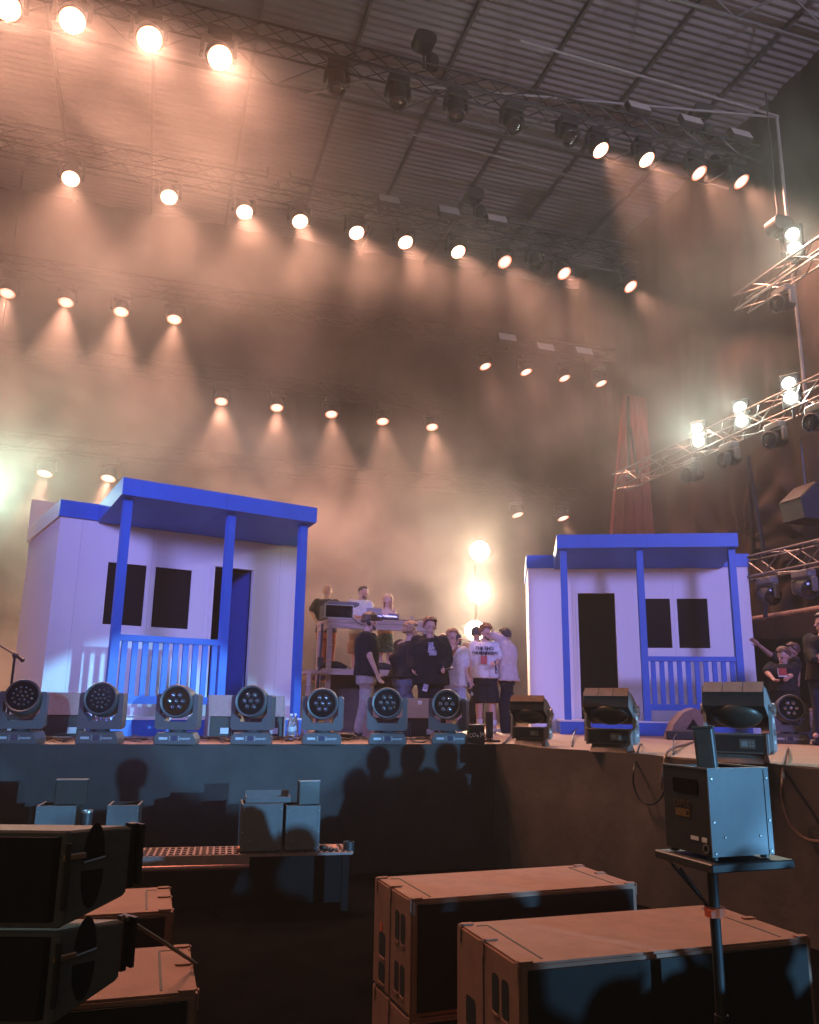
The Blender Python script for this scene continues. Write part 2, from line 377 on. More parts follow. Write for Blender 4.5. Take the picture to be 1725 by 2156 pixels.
# ================================================================ HUTS
M_wall = mat('hut_wall_paint', (0.74,0.72,0.72), 0.6, var=0.025, scale=2.2, bump=0.06, bscale=30, stretch=(4,4,0.35))
M_blue = mat('hut_blue_paint', (0.030,0.13,0.52), 0.5, var=0.08, scale=4, bump=0.05, bscale=40)
M_blued = mat('hut_inner_blue', (0.03,0.06,0.25), 0.6, var=0.1)
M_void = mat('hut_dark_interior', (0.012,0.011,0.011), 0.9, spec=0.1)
def hut(origin, yaw, label, posts, rail, wins, door, wallx, depth, platx, roofx, door_leaf, back_panel):
    h = thing('hut', label, 'hut', origin, yaw)
    V = 1.12; WT = 0.06                                  # porch depth, wall thickness
    zw = 2.93
    # front wall with true openings: strips round the holes
    def wall_strips(holes, x0, x1, z0, z1):
        g = MB(); xs = sorted(set([x0,x1]+[a for hl in holes for a in hl[:2]])); zs = sorted(set([z0,z1]+[a for hl in holes for a in hl[2:]]))
        for i in range(len(xs)-1):
            run = None
            for j in range(len(zs)-1):
                cx, cz = (xs[i]+xs[i+1])/2, (zs[j]+zs[j+1])/2
                hole = any(a<cx<b and c<cz<d for a,b,c,d in holes)
                if not hole:
                    if run is None: run = [zs[j],zs[j+1]]
                    else: run[1] = zs[j+1]
                if hole or j==len(zs)-2:
                    if run: g.box((xs[i],V,run[0]),(xs[i+1],V+WT,run[1])); run = None
        return g
    x0,x1 = wallx
    holes = [(a,b,1.48,2.36) for a,b in wins]+[(door[0],door[1],0.231,2.46)]
    wl = wall_strips(holes, x0, x1, 0.0, zw).build('wall', M_wall, h)
    for a_,b_ in ((x0,x0+WT),(x1-WT,x1)): g = MB(); g.box((a_,V+WT+0.001,0),(b_,depth,zw)); g.build('side_wall', M_wall, h)
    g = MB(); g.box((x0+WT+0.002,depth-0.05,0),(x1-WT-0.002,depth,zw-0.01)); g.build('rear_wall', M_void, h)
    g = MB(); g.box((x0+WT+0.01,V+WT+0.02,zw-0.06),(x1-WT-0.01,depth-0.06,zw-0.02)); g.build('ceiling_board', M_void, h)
    for jx in ([x0+0.62] if x0 > -0.5 else [x0+0.30])+[ (wins[0][1]+wins[1][0])/2, x1-0.35]:
        g = MB(); g.box((jx-0.002,V-0.0012,0.235),(jx+0.002,V-0.0002,zw-0.001)); g.build('panel_joint', mat('joint_shade',(0.45,0.44,0.45),0.7), wl)
        g = MB()
        for sz in (0.5,1.1,1.7,2.3,2.8): g.lathe([(0.006,0),(0.004,0.0015)],8,T((jx+0.03,V,sz),rx=pi/2))
        g.build('screw_row', mat('joint_shade'), wl)
    # black cloth hung just inside
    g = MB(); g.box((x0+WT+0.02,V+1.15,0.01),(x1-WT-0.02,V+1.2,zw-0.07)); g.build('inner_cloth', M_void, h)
    # blue fascia round the top
    g = MB(); g.box((x0-0.03,V-0.03,zw),(x1+0.03,V+0.03,zw+0.235)); g.build('fascia', M_blue, h)
    for a_,b_ in ((x0-0.03,x0+0.02),(x1-0.02,x1+0.03)): g = MB(); g.box((a_,V+0.031,zw),(b_,depth+0.02,zw+0.235)); g.build('side_fascia', M_blue if not back_panel else M_wall, h)
    if back_panel:
        g = MB(); g.box((x0-0.03,depth+0.022,zw),(x0+1.6,depth+0.06,zw+0.72)); g.build('rear_parapet', M_wall, h)
    # porch roof: fascia board in front, sloping soffit to the wall
    r0,r1 = roofx
    g = MB(); g.prism([(-0.10,3.075),(-0.06,3.075),(V-0.032,2.905),(V-0.032,3.17),(-0.06,3.305),(-0.10,3.305)], r0, (r0+r1)/2, 'x')
    g.prism([(-0.10,3.075),(-0.06,3.075),(V-0.032,2.905),(V-0.032,3.17),(-0.06,3.305),(-0.10,3.305)], (r0+r1)/2+0.003, r1, 'x')
    g.build('porch_roof', M_blue, h)
    # posts
    for px in posts:
        g = MB(); g.box((px-0.055,0.03,0.231),(px+0.055,0.14,3.09)); g.build('post', M_blue, h)
    a,b = rail
    g = MB(); g.box((a+0.056,0.04,1.19),(b-0.056,0.13,1.27)); g.build('top_rail', M_blue, h)
    g = MB(); g.box((a+0.056,0.04,0.40),(b-0.056,0.13,0.50)); g.build('bottom_rail', M_blue, h)
    nb = 10; st = (b-a-0.11)/nb
    for k in range(nb):
        cx = a+0.055+st*(k+0.55)
        g = MB(); g.box((cx-st*0.27,0.06,0.501),(cx+st*0.27,0.10,1.189)); g.build('baluster', M_blue, h)
    # platform
    g = MB(); g.box((platx[0],0,0.002),(platx[1],V-0.002,0.20)); g.build('platform', M_blue, h)
    g = MB(); g.box((platx[0]-0.005,-0.012,0.202),(platx[1]+0.005,V-0.003,0.23)); g.build('porch_deck', M_wall, h)
    # door frame: two stepped mouldings
    d0,d1 = door
    for off,wd_,pr in ((0.0,0.045,0.020),(0.047,0.05,0.010)):
        g = MB()
        g.box((d0-off-wd_,V-pr,0.232),(d0-off,V-0.001,2.46+off)); g.box((d1+off,V-pr,0.232),(d1+off+wd_,V-0.001,2.46+off))
        g.box((d0-off-wd_,V-pr,2.461+off),(d1+off+wd_,V-0.001,2.46+off+wd_)); g.build('door_frame', M_wall, h)
    for a,b in wins:
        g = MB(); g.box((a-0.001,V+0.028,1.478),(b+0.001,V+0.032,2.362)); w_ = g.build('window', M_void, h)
    if door_leaf:
        g = MB(); g.box((0,0,0.24),(0.04,0.66,2.44)); dl = g.build('door', M_blued, h); dl.location = (d1-0.05,V+WT+0.01,0); dl.rotation_euler=(0,0,radians(12))
    return h
oL = on_z(226,1551,ZS)
hut(oL, radians(34), 'large blue and white hut with open door at right, left of the raised table', [0.0,1.46,2.61], (0.0,1.46), [(0.08,0.63),(0.76,1.31)], (1.66,2.29), (-0.62,3.10), 3.5, (-0.02,2.68), (-0.13,2.74), True, True)
oR = on_z(1178,1546,ZS)
hut(oR, radians(-7), 'blue and white hut with its doorway left of the windows, behind the tilted floods', [0.155,1.43,2.94], (1.43,2.94), [(1.62,2.09),(2.21,2.74)], (0.46,1.12), (-0.43,3.48), 3.2, (0.02,3.05), (0.04,3.02), False, False)
# ================================================================ TRUSSES AND WHAT HANGS ON THEM
def truss(name, label, p0, p1, w_, m, step=0.45, r=0.022, group=None):
    d = p1-p0; L = d.length; t = thing(name, label, 'truss', p0, 0, group)
    mx = Matrix.Identity(4); x = d.normalized(); y = UPV.cross(x).normalized(); z = x.cross(y)
    R = Matrix((x,y,z)).transposed().to_4x4()
    c = MB(); l = MB(); h = w_/2
    for sy in (-h,h):
        for sz in (-h,h): c.tube([R@Vector((0,sy,sz)),R@Vector((L,sy,sz))],r,8)
    k = 0.0; f = True
    while k+step <= L:
        for sy in (-h,h): l.tube([R@Vector((k,sy,-h if f else h)),R@Vector((k+step,sy,h if f else -h))],r*0.55,5)
        for sz in (-h,h): l.tube([R@Vector((k,-h if f else h,sz)),R@Vector((k+step,h if f else -h,sz))],r*0.5,5)
        k += step; f = not f
    c.build('chords', m, t, smooth=True); l.build('lacing', m, t, smooth=True)
    return t
def zclamp(pts, R): return sum(p.z for p in pts)/len(pts)+0.36*R/0.15+0.10*R/0.15
zt1 = zclamp(r1b,0.15)+0.17
s1 = EY.dot(Vector((0,12.4,0)))
truss('lighting_truss','topmost black lattice truss under the roof, with unlit movers in its middle', S(-13,s1,zt1), on_sy(1600,290,s1)*1.0, 0.30, M_tblk) if False else None
def level_truss(sy, z, x0, x1, lab): return truss('lighting_truss', lab, S(x0,sy,z), S(x1,sy,z), 0.32, M_tblk, group='lighting trusses across the stage')
x1e = on_sy(1590,330,s1).dot(EX)
level_truss(s1, zt1, -13, x1e, 'topmost black lattice truss, close under the roof')
s2 = EY.dot(Vector((0,15.8,0))); zt2 = zclamp(r2,0.152)+0.17; x2e = on_sy(1335,560,s2).dot(EX)
level_truss(s2, zt2, -13, x2e, 'second black lattice truss, carrying the long row of ten lit lamps')
s3 = EY.dot(Vector((0,17.8,0))); level_truss(s3, zclamp(r3a,0.14)+0.2, -13, on_sy(1290,790,s3).dot(EX), 'third black lattice truss, nearly lost in the smoke')
s4 = EY.dot(Vector((0,19.6,0))); level_truss(s4, zclamp(r4,0.138)+0.2, -6, on_sy(960,880,s4).dot(EX), 'short low black truss with five lamps in the middle')
s5 = EY.dot(Vector((0,20.0,0))); level_truss(s5, zclamp(r5a,0.15)+0.2, -13, on_sy(1230,1070,s5).dot(EX), 'lowest black lattice truss behind the huts')
# unlit movers
M_lens_off = mat('lens_off', (0.015,0.015,0.017), 0.12, var=0.1)
def dark_mover(px, py, sy, zt, label, aim, m=None, R=0.16):
    p = on_sy(px,py,sy); root = thing('unlit_mover', label, 'stage light', Vector((p.x,p.y,zt-0.17)), YAW, 'unlit moving lights on the trusses'); h_ = m or M_fix
    k = R/0.15; drop = max(0.30, zt-0.17-p.z)
    b = MB(); b.box((-0.19,-0.15,-0.16),(0.19,0.15,0)); b.box((-0.05,-0.03,0),(0.05,0.03,0.10)); b.build('base', h_, root, bevel=0.02)
    y = MB()
    for s in (-1,1): y.prism([(s*0.16,-0.19),(s*0.225,-0.19),(s*0.235,-drop-0.08),(s*0.175,-drop-0.08)] if s>0 else [(s*0.225,-0.19),(s*0.16,-0.19),(s*0.175,-drop-0.08),(s*0.235,-drop-0.08)], -0.07, 0.07)
    y.box((-0.22,-0.08,-0.22),(0.22,0.08,-0.161)); y.build('yoke', h_, root, bevel=0.015)
    hd = MB(); hd.lathe([(0.06,-0.22),(0.13,-0.20),(0.16,-0.05),(0.15,0.10),(0.165,0.20),(0.150,0.21),(0.145,0.18)],20); o = hd.build('head', h_, root, smooth=True); o.location = (0,0,-drop); o.rotation_euler = (Matrix.Rotation(-YAW,3,'Z')@Vector(aim)).to_track_quat('Z','Y').to_euler()
    l = MB(); l.lathe([(0.145,0.175),(0.10,0.195),(0.02,0.20)],20); l.build('lens', M_lens_off, o, smooth=True)
    return root
dark_mover(710,155,s1,zt1,'first unlit mover from the left on the topmost truss',DN(0.1))
dark_mover(838,188,s1,zt1,'second unlit mover from the left on the topmost truss',DN(0.1))
dark_mover(960,212,s1,zt1,'third unlit mover from the left on the topmost truss',DN(0.2))
dark_mover(1078,248,s1,zt1,'fourth unlit mover from the left on the topmost truss',DN(0.5))
dark_mover(1195,272,s1,zt1,'last unlit mover before the lit lamps at right of the topmost truss',DN(0.6))
dark_mover(1127,545,s2,zt2,'only unlit mover on the second truss, between two lit lamps',DN(0.3))
# pale flood panels standing on the trusses
M_panel = mat('flood_panel_white', (0.42,0.40,0.39), 0.5, var=0.05)
def flood(px, py, sy, label):
    p = on_sy(px,py,sy)+EY*-0.2; t = thing('flood_panel', label, 'flood light', p, YAW, 'pale flood panels on the trusses')
    b = MB(); b.box((-0.24,0,-0.13),(0.24,0.12,0.13)); b.build('housing', M_fix, t, bevel=0.01)
    f = MB(); f.box((-0.22,-0.012,-0.11),(0.22,-0.002,0.11)); f.build('front_panel', M_panel, t)
    b = MB(); b.box((-0.02,0.121,-0.3),(0.02,0.16,0.0)); b.build('bracket', M_fix, t); t.rotation_euler = (radians(-25),0,YAW)
for px,py,sy,l in ((1335,237,s1,'pale flood panel on the topmost truss, left of the chain motor'),(1445,265,s1,'pale flood panel on the topmost truss, beside the chain motor at right'),(1548,293,s1,'pale flood panel at the far right end of the topmost truss'),
    (585,375,s2,'faint flood panel above the left part of the second truss'),(815,430,s2,'flood panel on the second truss, second from the left'),(940,453,s2,'flood panel on the second truss just left of the chain motor'),(1040,470,s2,'flood panel on the second truss just right of the chain motor'),
    (1062,717,s3,'dim flood panel above the right lamps of the third truss, left one'),(1142,737,s3,'dim flood panel above the right lamps of the third truss, middle one'),(1222,745,s3,'dim flood panel above the right lamps of the third truss, right one')): flood(px,py,sy,l)
# chain motors
M_chain = mat('hoist_black', (0.03,0.03,0.032), 0.5, var=0.3)
def hoist(p, label):
    t = thing('chain_hoist', label, 'chain hoist', p, YAW, 'chain hoists holding the trusses')
    b = MB(); b.prism(rounded(0.40,0.28,0.12,5), -0.14, 0.14, 'y'); b.build('motor', M_chain, t, smooth=True)
    b = MB(); b.lathe([(0.03,-0.5),(0.11,-0.44),(0.12,-0.22),(0.05,-0.14)],14,Matrix.Translation((0.16,0,-0.08))); b.build('chain_bag', M_chain, t, smooth=True)
    b = MB(); b.tube([(0,0,0.14),(0,0,RZ-1.2-p.z)],0.014,6); b.build('chain', M_chain, t)
    b = MB(); b.tube([(0,0,-0.14),(0,0,-0.55)],0.02,6); b.box((-0.05,-0.05,-0.24),(0.05,0.05,-0.14)); b.build('hook', M_chain, t)
for px,py,sy,l in ((893,88,s1,'chain hoist above the unlit movers of the topmost truss'),(1475,238,s1,'chain hoist between two pale flood panels at right of the topmost truss'),(998,412,s2,'chain hoist above the second truss, chain running to the roof')): hoist(on_sy(px,py,sy),l)
# ---- side of the stage
SX = 10.3
def side_truss(px, py, name, label, near=5.0, far=0.0, w_=0.36):
    p = on_sx(px,py,SX); a = Vector((p.x,p.y,p.z))-EY*0+EY*far
    return truss(name, label, a, a-EY*(a.dot(EY)-near), w_, M_alu, 0.5, 0.021), p.z
t_, zs1 = side_truss(1305,1016,'side_truss','long aluminium truss rising to the right with three bright twin lamps')
t_, zs0 = side_truss(1560,640,'side_truss','high aluminium truss at the right edge with one bright twin lamp', w_=0.3)
t_, zs2 = side_truss(1545,1205,'side_truss','lower aluminium truss running out behind the right hut')
M_bl = mat('blinder_bulb', (0.9,0.9,0.8), 0.3, emit=(1.0,1.0,0.80), estr=40); M_bl.cycles.emission_sampling = 'NONE'
def blinder(px, py, label, gap=0.26, power=280, r=0.105):
    p = on_sx(px,py,SX); fx = (Vector((-0.62,-0.78,-0.12))).normalized()
    t = thing('twin_blinder', label, 'stage light', p, 0, 'bright twin lamps on the side trusses')
    R = fx.to_track_quat('-Y','Z').to_matrix().to_4x4()
    b = MB(); b.box((-0.15,0.02,-0.30),(0.15,0.14,0.30),R); b.box((-0.02,0.05,-0.5),(0.02,0.09,-0.30),R); b.build('housing', M_fix, t, bevel=0.01)
    for s in (-1,1):
        l = MB(); ell(l, R@Vector((0,-0.01,s*gap/2)), (R.to_3x3()@Vector((1,0,0)),R.to_3x3()@Vector((0,1,0)),UPV), (r,0.045,r), 20, 10); l.build('bulb', M_bl, t, smooth=True)
    spot('blinder_lamp', p+fx*0.12, p+fx*5, (0.90,1.0,0.80), power, 150, 0.6, 0.1)
blinder(1470,916,'twin white lamp on the long side truss, leftmost of its three'); blinder(1560,872,'twin white lamp on the long side truss, middle of its three'); blinder(1663,822,'twin white lamp on the long side truss, rightmost of its three'); blinder(1671,507,'twin white lamp high up beside the chain hoist at the right edge')
hoist(on_sx(1640,476,SX),'chain hoist beside the single high twin lamp at the right edge')
# one more twin lamp hangs on the left, just outside the picture
p = S(-3.7,18.6,6.2); fx = (EX*0.75-EY*0.5-UPV*0.1).normalized(); t = thing('twin_blinder','twin white lamp hanging at the left, just outside the picture','stage light',p,0,'bright twin lamps on the side trusses')
R = fx.to_track_quat('-Y','Z').to_matrix().to_4x4(); b = MB(); b.box((-0.15,0.02,-0.30),(0.15,0.14,0.30),R); b.tube([(0,0,0.3),(0,0,8.0)],0.03,6); b.build('housing', M_fix, t)
for s_ in (-1,1): l = MB(); ell(l, R@Vector((0,-0.01,s_*0.13)), (R.to_3x3()@Vector((1,0,0)),R.to_3x3()@Vector((0,1,0)),UPV), (0.105,0.045,0.105), 20, 10); l.build('bulb', M_bl, t, smooth=True)
spot('blinder_lamp', p+fx*0.12, p+fx*5, (0.66,1.0,0.74), 700, 130, 0.6, 0.1)
# grey movers hung under the side trusses
M_fixg = mat('fixture_pale_grey', (0.20,0.20,0.195), 0.45, var=0.15)
def side_mover(px, py, zt, label, aim, m):
    p = on_sx(px,py,SX); root = dark_mover_at(Vector((p.x,p.y,zt)), max(0.3,zt-p.z), label, aim, m)
def dark_mover_at(loc, drop, label, aim, m):
    root = thing('unlit_mover', label, 'stage light', loc, YAW, 'grey movers hung under the side trusses')
    b = MB(); b.prism(rounded(0.20,0.40,0.05,3), -0.13, 0.0, 'z', Matrix.Rotation(0,4,'Z')); b.build('base', m, root, bevel=0.02)
    y = MB(); y.box((-0.06,-0.20,-0.19),(0.06,0.20,-0.131))
    for s in (-1,1): y.box((-0.06,s*0.22-0.03,-drop-0.08),(0.06,s*0.22+0.03,-0.13))
    y.build('yoke', m, root, bevel=0.02)
    hd = MB(); hd.lathe([(0.06,-0.20),(0.13,-0.18),(0.155,-0.05),(0.15,0.10),(0.165,0.19),(0.150,0.20),(0.145,0.17)],20); o = hd.build('head', M_fix, root, smooth=True); o.location = (0,0,-drop); o.rotation_euler = (Matrix.Rotation(-YAW,3,'Z')@Vector(aim)).to_track_quat('Z','Y').to_euler()
    l = MB(); l.lathe([(0.145,0.165),(0.10,0.19),(0.02,0.20)],20); l.build('lens', M_lens_off, o, smooth=True)
    return root
AIMS = -EX*1.0-UPV*0.25-EY*0.2
for px,py,zt,l in ((1460,1000,zs1,'small grey mover under the long side truss, leftmost of its four'),(1537,962,zs1,'grey mover under the long side truss, second from the left'),(1634,925,zs1,'grey mover under the long side truss, third from the left'),(1722,885,zs1,'grey mover under the long side truss at the picture edge'),(1648,622,zs0,'lone mover under the high truss at the right edge')):
    side_mover(px,py,zt-0.22,l,AIMS,M_fixg)
side_mover(1615,1225,zs2-0.22,'mover with a rusty glint in its lens under the lower side truss',-EY*1.0-UPV*0.35-EX*0.25,M_fixg); side_mover(1692,1207,zs2-0.22,'mover with a dark lens under the lower side truss',-EY*1.0-UPV*0.25-EX*0.3,M_fixg)
# round speaker hanging at right
# ---- side drapes: cloth gathered to tie points, radiating folds
SD = 11.6
zb = on_sx(1650,1318,SD).z
ties = [(on_sx(x,y,SD).dot(EY), on_sx(x,y,SD).z) for x,y in ((1556,1150),(1720,1140))]
def sdr(u, v):
    y = 20.2-u*14.5; z = zb+v*(13.6-zb+ZS)
    a = 0.0
    for i,(ty,tz) in enumerate(ties):
        dy, dz = y-ty, z-tz; r = sqrt(dy*dy+dz*dz)+0.05; th = atan2(dz,dy)
        a += 0.05*sin(th*13+2.2*noise.noise(Vector((r*0.7,i*9,0))))*math.exp(-((r-1.0)/1.3)**2)*min(1,r/0.6)
        a -= 0.10*math.exp(-(r/0.40)**2)
    a += 0.10*noise.noise(Vector((y*2.2,z*0.5,2)))+0.16*noise.noise(Vector((y*0.6,z*0.4,5)))
    return S(SD-0.0-a, y, z)
drape(sdr, 230, 190, 'side_drape', M_drape, 'creased dark cloth gathered at tie points behind the side trusses', 'drape')
# dark room below: black masking further out
def msk(u,v):
    y = 20.4-u*17; return S(15.6+0.08*noise.noise(Vector((y*1.5,v,0))), y, ZS+v*5.5)
drape(msk, 90, 8, 'masking_cloth', M_cloth, 'black masking cloth in the dark wing beyond the right hut', 'drape')
def red(u,v):
    y = v; half = 0.62+0.75*(1-v)
    x = (u-0.5)*2*half
    return rc + EX*x*0.75 - EY*(0.05*sin(u*44+1.2*v)+0.08*abs(u-0.5)) + UPV*(v*rh)
ptop = on_sy(1342,835,17.0); pbot = on_sy(1366,1150,17.0); rc = Vector((ptop.x,ptop.y,pbot.z)); rh = ptop.z-pbot.z
drape(red, 80, 30, 'red_drape', M_red, 'narrow drape lit red beside the end of the long side truss', 'drape')
spot('red_uplight', ptop+UPV*0.5-EY*0.9, ptop-UPV*1.5, (1.0,0.16,0.10), 80, 46, 0.6, 0.05)
def pole(a, b, sx, label, r=0.045):
    g = MB(); pa, pb = on_sx(a[0],a[1],sx), on_sx(b[0],b[1],sx); mid = pa; c = MB(); c.tube([pa-pa,pb-pa],r,8); o = c.build('upright_pole', M_tblk, None, smooth=True); o.location = pa; tag(o,label,'pole',None); return o
pole((1576,960),(1589,1192),SD-0.5,'dark strap hanging straight from the long side truss to the lower one'); pole((1580,990),(1612,1188),SD-0.55,'dark strap slanting beside the straight one between the side trusses')
pole((1322,835),(1326,1008),SD-1.2,'thin dark pole in front of the red drape'); pole((1328,900),(1343,1000),SD-1.2,'short dark slanting strap in front of the red drape',0.035)
pole((1610,1225),(1612,1300),SD-0.5,'dark strap between the lower side truss and the wooden pipe')
pa, pb = on_sx(1588,1304,SD-0.3), on_sx(1760,1276,SD-0.3); g = MB(); g.tube([Vector((0,0,0)),pb-pa],0.06,10); o = g.build('drape_pipe', mat('pipe_wood',(0.38,0.24,0.17),0.6,var=0.3,scale=12), None, smooth=True); o.location = pa; tag(o,'pale banded pipe along the lower hem of the creased cloth','pipe')
g = MB(); 
def hemf(u,v): 
    p = pa+(pb-pa)*u; sag = sin(u*pi)*0.12
    return Vector((p.x-0.06,p.y,p.z-0.05-v*(0.30+sag)+0.03*noise.noise(Vector((u*9,v*2,0)))))
g.grid(hemf, 40, 6); o = g.build('drape_valance', M_drape, None, smooth=True); tag(o,'sagging brown cloth edge hanging under the banded pipe','drape')
# dark angular speaker hung on the drape at the right edge
p = on_sx(1700,1065,SD-1.2); t = thing('hanging_speaker','dark angular speaker hanging before the creased cloth at the right edge','speaker',p,YAW); g = MB(); g.prism([(-0.3,-0.28),(0.35,-0.28),(0.35,0.30),(0.0,0.36),(-0.36,0.05)],-0.25,0.25,'y'); g.build('cabinet', M_black, t, bevel=0.01); g = MB(); g.prism([(-0.365,0.055),(-0.005,0.366),(-0.005,0.37),(-0.37,0.06)],-0.24,0.24,'y'); g.build('lid', M_drape, t); g = MB(); g.tube([(0,0,0.36),(0,0,1.2)],0.02,6); g.build('hanger', M_tblk, t)
# ---- three bright lamps on a stand at the back, shining at us
M_back = mat('back_lamp_hot', (1,0.9,0.7), 0.3, emit=(1.0,0.78,0.52), estr=30); M_back.cycles.emission_sampling='NONE'
for i,(px,py,l) in enumerate(((1010,1160,'dazzling round lamp at the back, topmost of three'),(1007,1248,'dazzling round lamp at the back, middle of three'),(1000,1328,'dazzling round lamp at the back, lowest of three, behind the heads'))):
    p = on_sy(px,py,17.2); t = thing('back_lamp', l, 'stage light', p, 0, 'dazzling lamps stacked at the back of the stage'); fx = (CAM+Vector((-0.4,0,0.5))-p).normalized(); R = fx.to_track_quat('Z','Y').to_matrix().to_4x4()
    g = MB(); g.lathe([(0.12,-0.28),(0.22,-0.2),(0.235,0.02),(0.225,0.02)],24,R,cap=True); g.build('housing', M_fix, t, smooth=True)
    g = MB(); g.lathe([(0.222,0.025),(0.17,0.05),(0.05,0.06)],24,R); g.build('lens', M_back, t, smooth=True)
    spot('back_lamp_light', p+fx*0.12, p+fx*5, (1.0,0.70,0.46), 470, 125, 0.8, 0.2)
p = on_sy(1004,1250,17.3); t = thing('lamp_mast','black mast carrying the three dazzling lamps at the back','mast',Vector((p.x,p.y,ZS))); g = MB(); g.tube([(0,0.22,0),(0,0.22,3.6)],0.035,8); g.build('tube', M_tblk, t); g = MB(); g.lathe([(0.3,0.0),(0.3,0.02)],20,Matrix.Translation((0,0.22,0))); g.build('foot_plate', M_tblk, t)
# ---- figures
def M_skin(k): return mat('skin_%s' % k, {'fair':(0.52,0.31,0.23),'tan':(0.42,0.24,0.17),'dark':(0.28,0.16,0.11)}[k], 0.55, var=0.10, scale=25)
def cloth(name, c=(0.3,0.3,0.3), **kw): return mat('cloth_'+name, c, 0.9, var=0.14, scale=18, spec=0.2, bump=0.15, bscale=120, **kw)
M_eye = mat('eye_dark', (0.02,0.015,0.012), 0.3)
M_shoe_d = mat('shoe_dark', (0.03,0.028,0.03), 0.6); M_shoe_l = mat('shoe_pale', (0.5,0.46,0.42), 0.7)

def hand(mb, wrist, d, pn, size, curl):
    """palm and five bent fingers; d along the hand, pn out of the palm"""
    d = d.normalized(); pn = (pn - d*pn.dot(d)).normalized(); s = d.cross(pn)
    k = size; pc = wrist + d*0.05*k
    ell(mb, pc, (s,pn,d), (0.042*k,0.017*k,0.056*k), 12, 8)
    for i,(off,L) in enumerate(((-0.030,0.070),(-0.010,0.080),(0.010,0.075),(0.029,0.058))):
        a = wrist + d*0.092*k + s*off*k
        c1 = (d*cos(curl*0.6)+pn*sin(curl*0.6)); b = a + c1*L*0.5*k
        c2 = (d*cos(curl*1.7)+pn*sin(curl*1.7)); e = b + c2*L*0.5*k
        caps(mb, a, b, 0.0095*k, 0.0088*k, 8); caps(mb, b, e, 0.0088*k, 0.0075*k, 8)
    a = wrist + d*0.028*k - s*0.034*k; b = a + (d*0.7-s*0.6+pn*0.35).normalized()*0.036*k; e = b + (d*0.85-s*0.1+pn*0.5).normalized()*0.03*k
    caps(mb, a, b, 0.013*k, 0.011*k, 8); caps(mb, b, e, 0.011*k, 0.009*k, 8)
def person(label, foot, J, yaw=0, hyaw=None, hpitch=0, z=ZS, D=None, skin='fair', hair=('short',(0.05,0.03,0.02)), top=None, bottom=None, shoes=M_shoe_d,
           build=1.0, group=None, beard=None, voxel=0.009, eyes=True, socks=None):
    root = on_z(foot[0],foot[1],z) if D is None else at_y(foot[0],foot[1],D)
    root.z = z
    n = Vector((-root.x,-root.y,0)).normalized(); e = Vector((-n.y, n.x, 0))
    if e.x < 0: e = -e
    def P(q): return on_plane(q[0],q[1],root,n) + n*(q[2] if len(q)>2 else 0) - root
    ya = radians(yaw); f = n*cos(ya)+e*sin(ya); sd = e*cos(ya)-n*sin(ya)
    hy = radians(yaw if hyaw is None else hyaw); hf0 = n*cos(hy)+e*sin(hy); hs = e*cos(hy)-n*sin(hy)
    hp = radians(hpitch); hf = hf0*cos(hp)-UPV*sin(hp); hu = UPV*cos(hp)+hf0*sin(hp)
    p = thing('person', label, 'person', root, 0, group)
    neck, hip, hc = P(J['neck']), P(J['hip']), P(J['head'])
    sk = M_skin(skin); B = build
    body = MB()
    sp = neck-hip
    def tsec(infl, lo=-0.12, flare=0.0, hi=1.0):
        out = []
        for t,a,b in ((-0.14,0.165,0.12),(0,0.17,0.125),(0.3,0.150,0.110),(0.62,0.178,0.125),(0.85,0.175,0.108),(0.94,0.125,0.085),(1.0,0.062,0.06)):
            if t < lo or t > hi: continue
            k = flare*max(0,1-(t-lo)/0.7)
            out.append((hip+sp*t, sd, f, (a+infl)*B*(1+k), (b+infl)*B*(1+k)))
        return out
    loft(body, tsec(0))
    sh = {'a': hip+sp*0.90-sd*0.165*B, 'b': hip+sp*0.90+sd*0.165*B}
    arms = {}
    for k in 'ab':
        if 'el'+k in J:
            el, ha = P(J['el'+k]), P(J['ha'+k])
            arms[k] = (sh[k], el, ha)
            caps(body, sh[k], el, 0.052*B, 0.042*B); caps(body, el, ha, 0.042*B, 0.027*B)
            dd = (ha-el).normalized()
            hd = J.get('hd'+k)
            hdv = dd if hd is None else (e*hd[0]+UPV*hd[1]+n*hd[2]).normalized()
            inward = (sd if k=='a' else -sd)*0.6+f*0.8
            hand(body, ha, hdv, inward, 1.02, J.get('curl'+k, 0.5))
    legs = {}
    for k,s in (('a',-1),('b',1)):
        hj = hip - UPV*0.04 + sd*(s*0.09*B); kn, an = P(J['kn'+k]), P(J['an'+k])
        legs[k] = (hj, kn, an)
        caps(body, hj, kn, 0.088*B, 0.058*B)
        mid = kn+(an-kn)*0.32 - f*0.015
        caps(body, kn, mid, 0.056*B, 0.058*B); caps(body, mid, an, 0.058*B, 0.036*B)
        caps(body, an, an+f*0.09-UPV*0.03, 0.036, 0.03)
    caps(body, neck-sp.normalized()*0.02, hc-hu*0.05, 0.058*B, 0.054)
    ell(body, hc+hu*0.025-hf*0.01, (hs,hf,hu), (0.078,0.098,0.100), 20, 14)
    ell(body, hc-hu*0.055+hf*0.025, (hs,hf,hu), (0.055,0.062,0.062), 16, 10)
    caps(body, hc+hf*0.088+hu*0.005, hc+hf*0.112-hu*0.022, 0.010, 0.015, 8)
    ell(body, hc+hf*0.078+hu*0.022, (hs,hf,hu), (0.048,0.016,0.010), 12, 6)
    ell(body, hc+hf*0.083-hu*0.058, (hs,hf,hu), (0.024,0.010,0.009), 10, 6)
    for s in (-1,1): ell(body, hc+hs*s*0.080-hf*0.008-hu*0.008, (hs,hf,hu), (0.012,0.020,0.032), 10, 6)
    remesh(body, 'body', sk, p, voxel, 3)
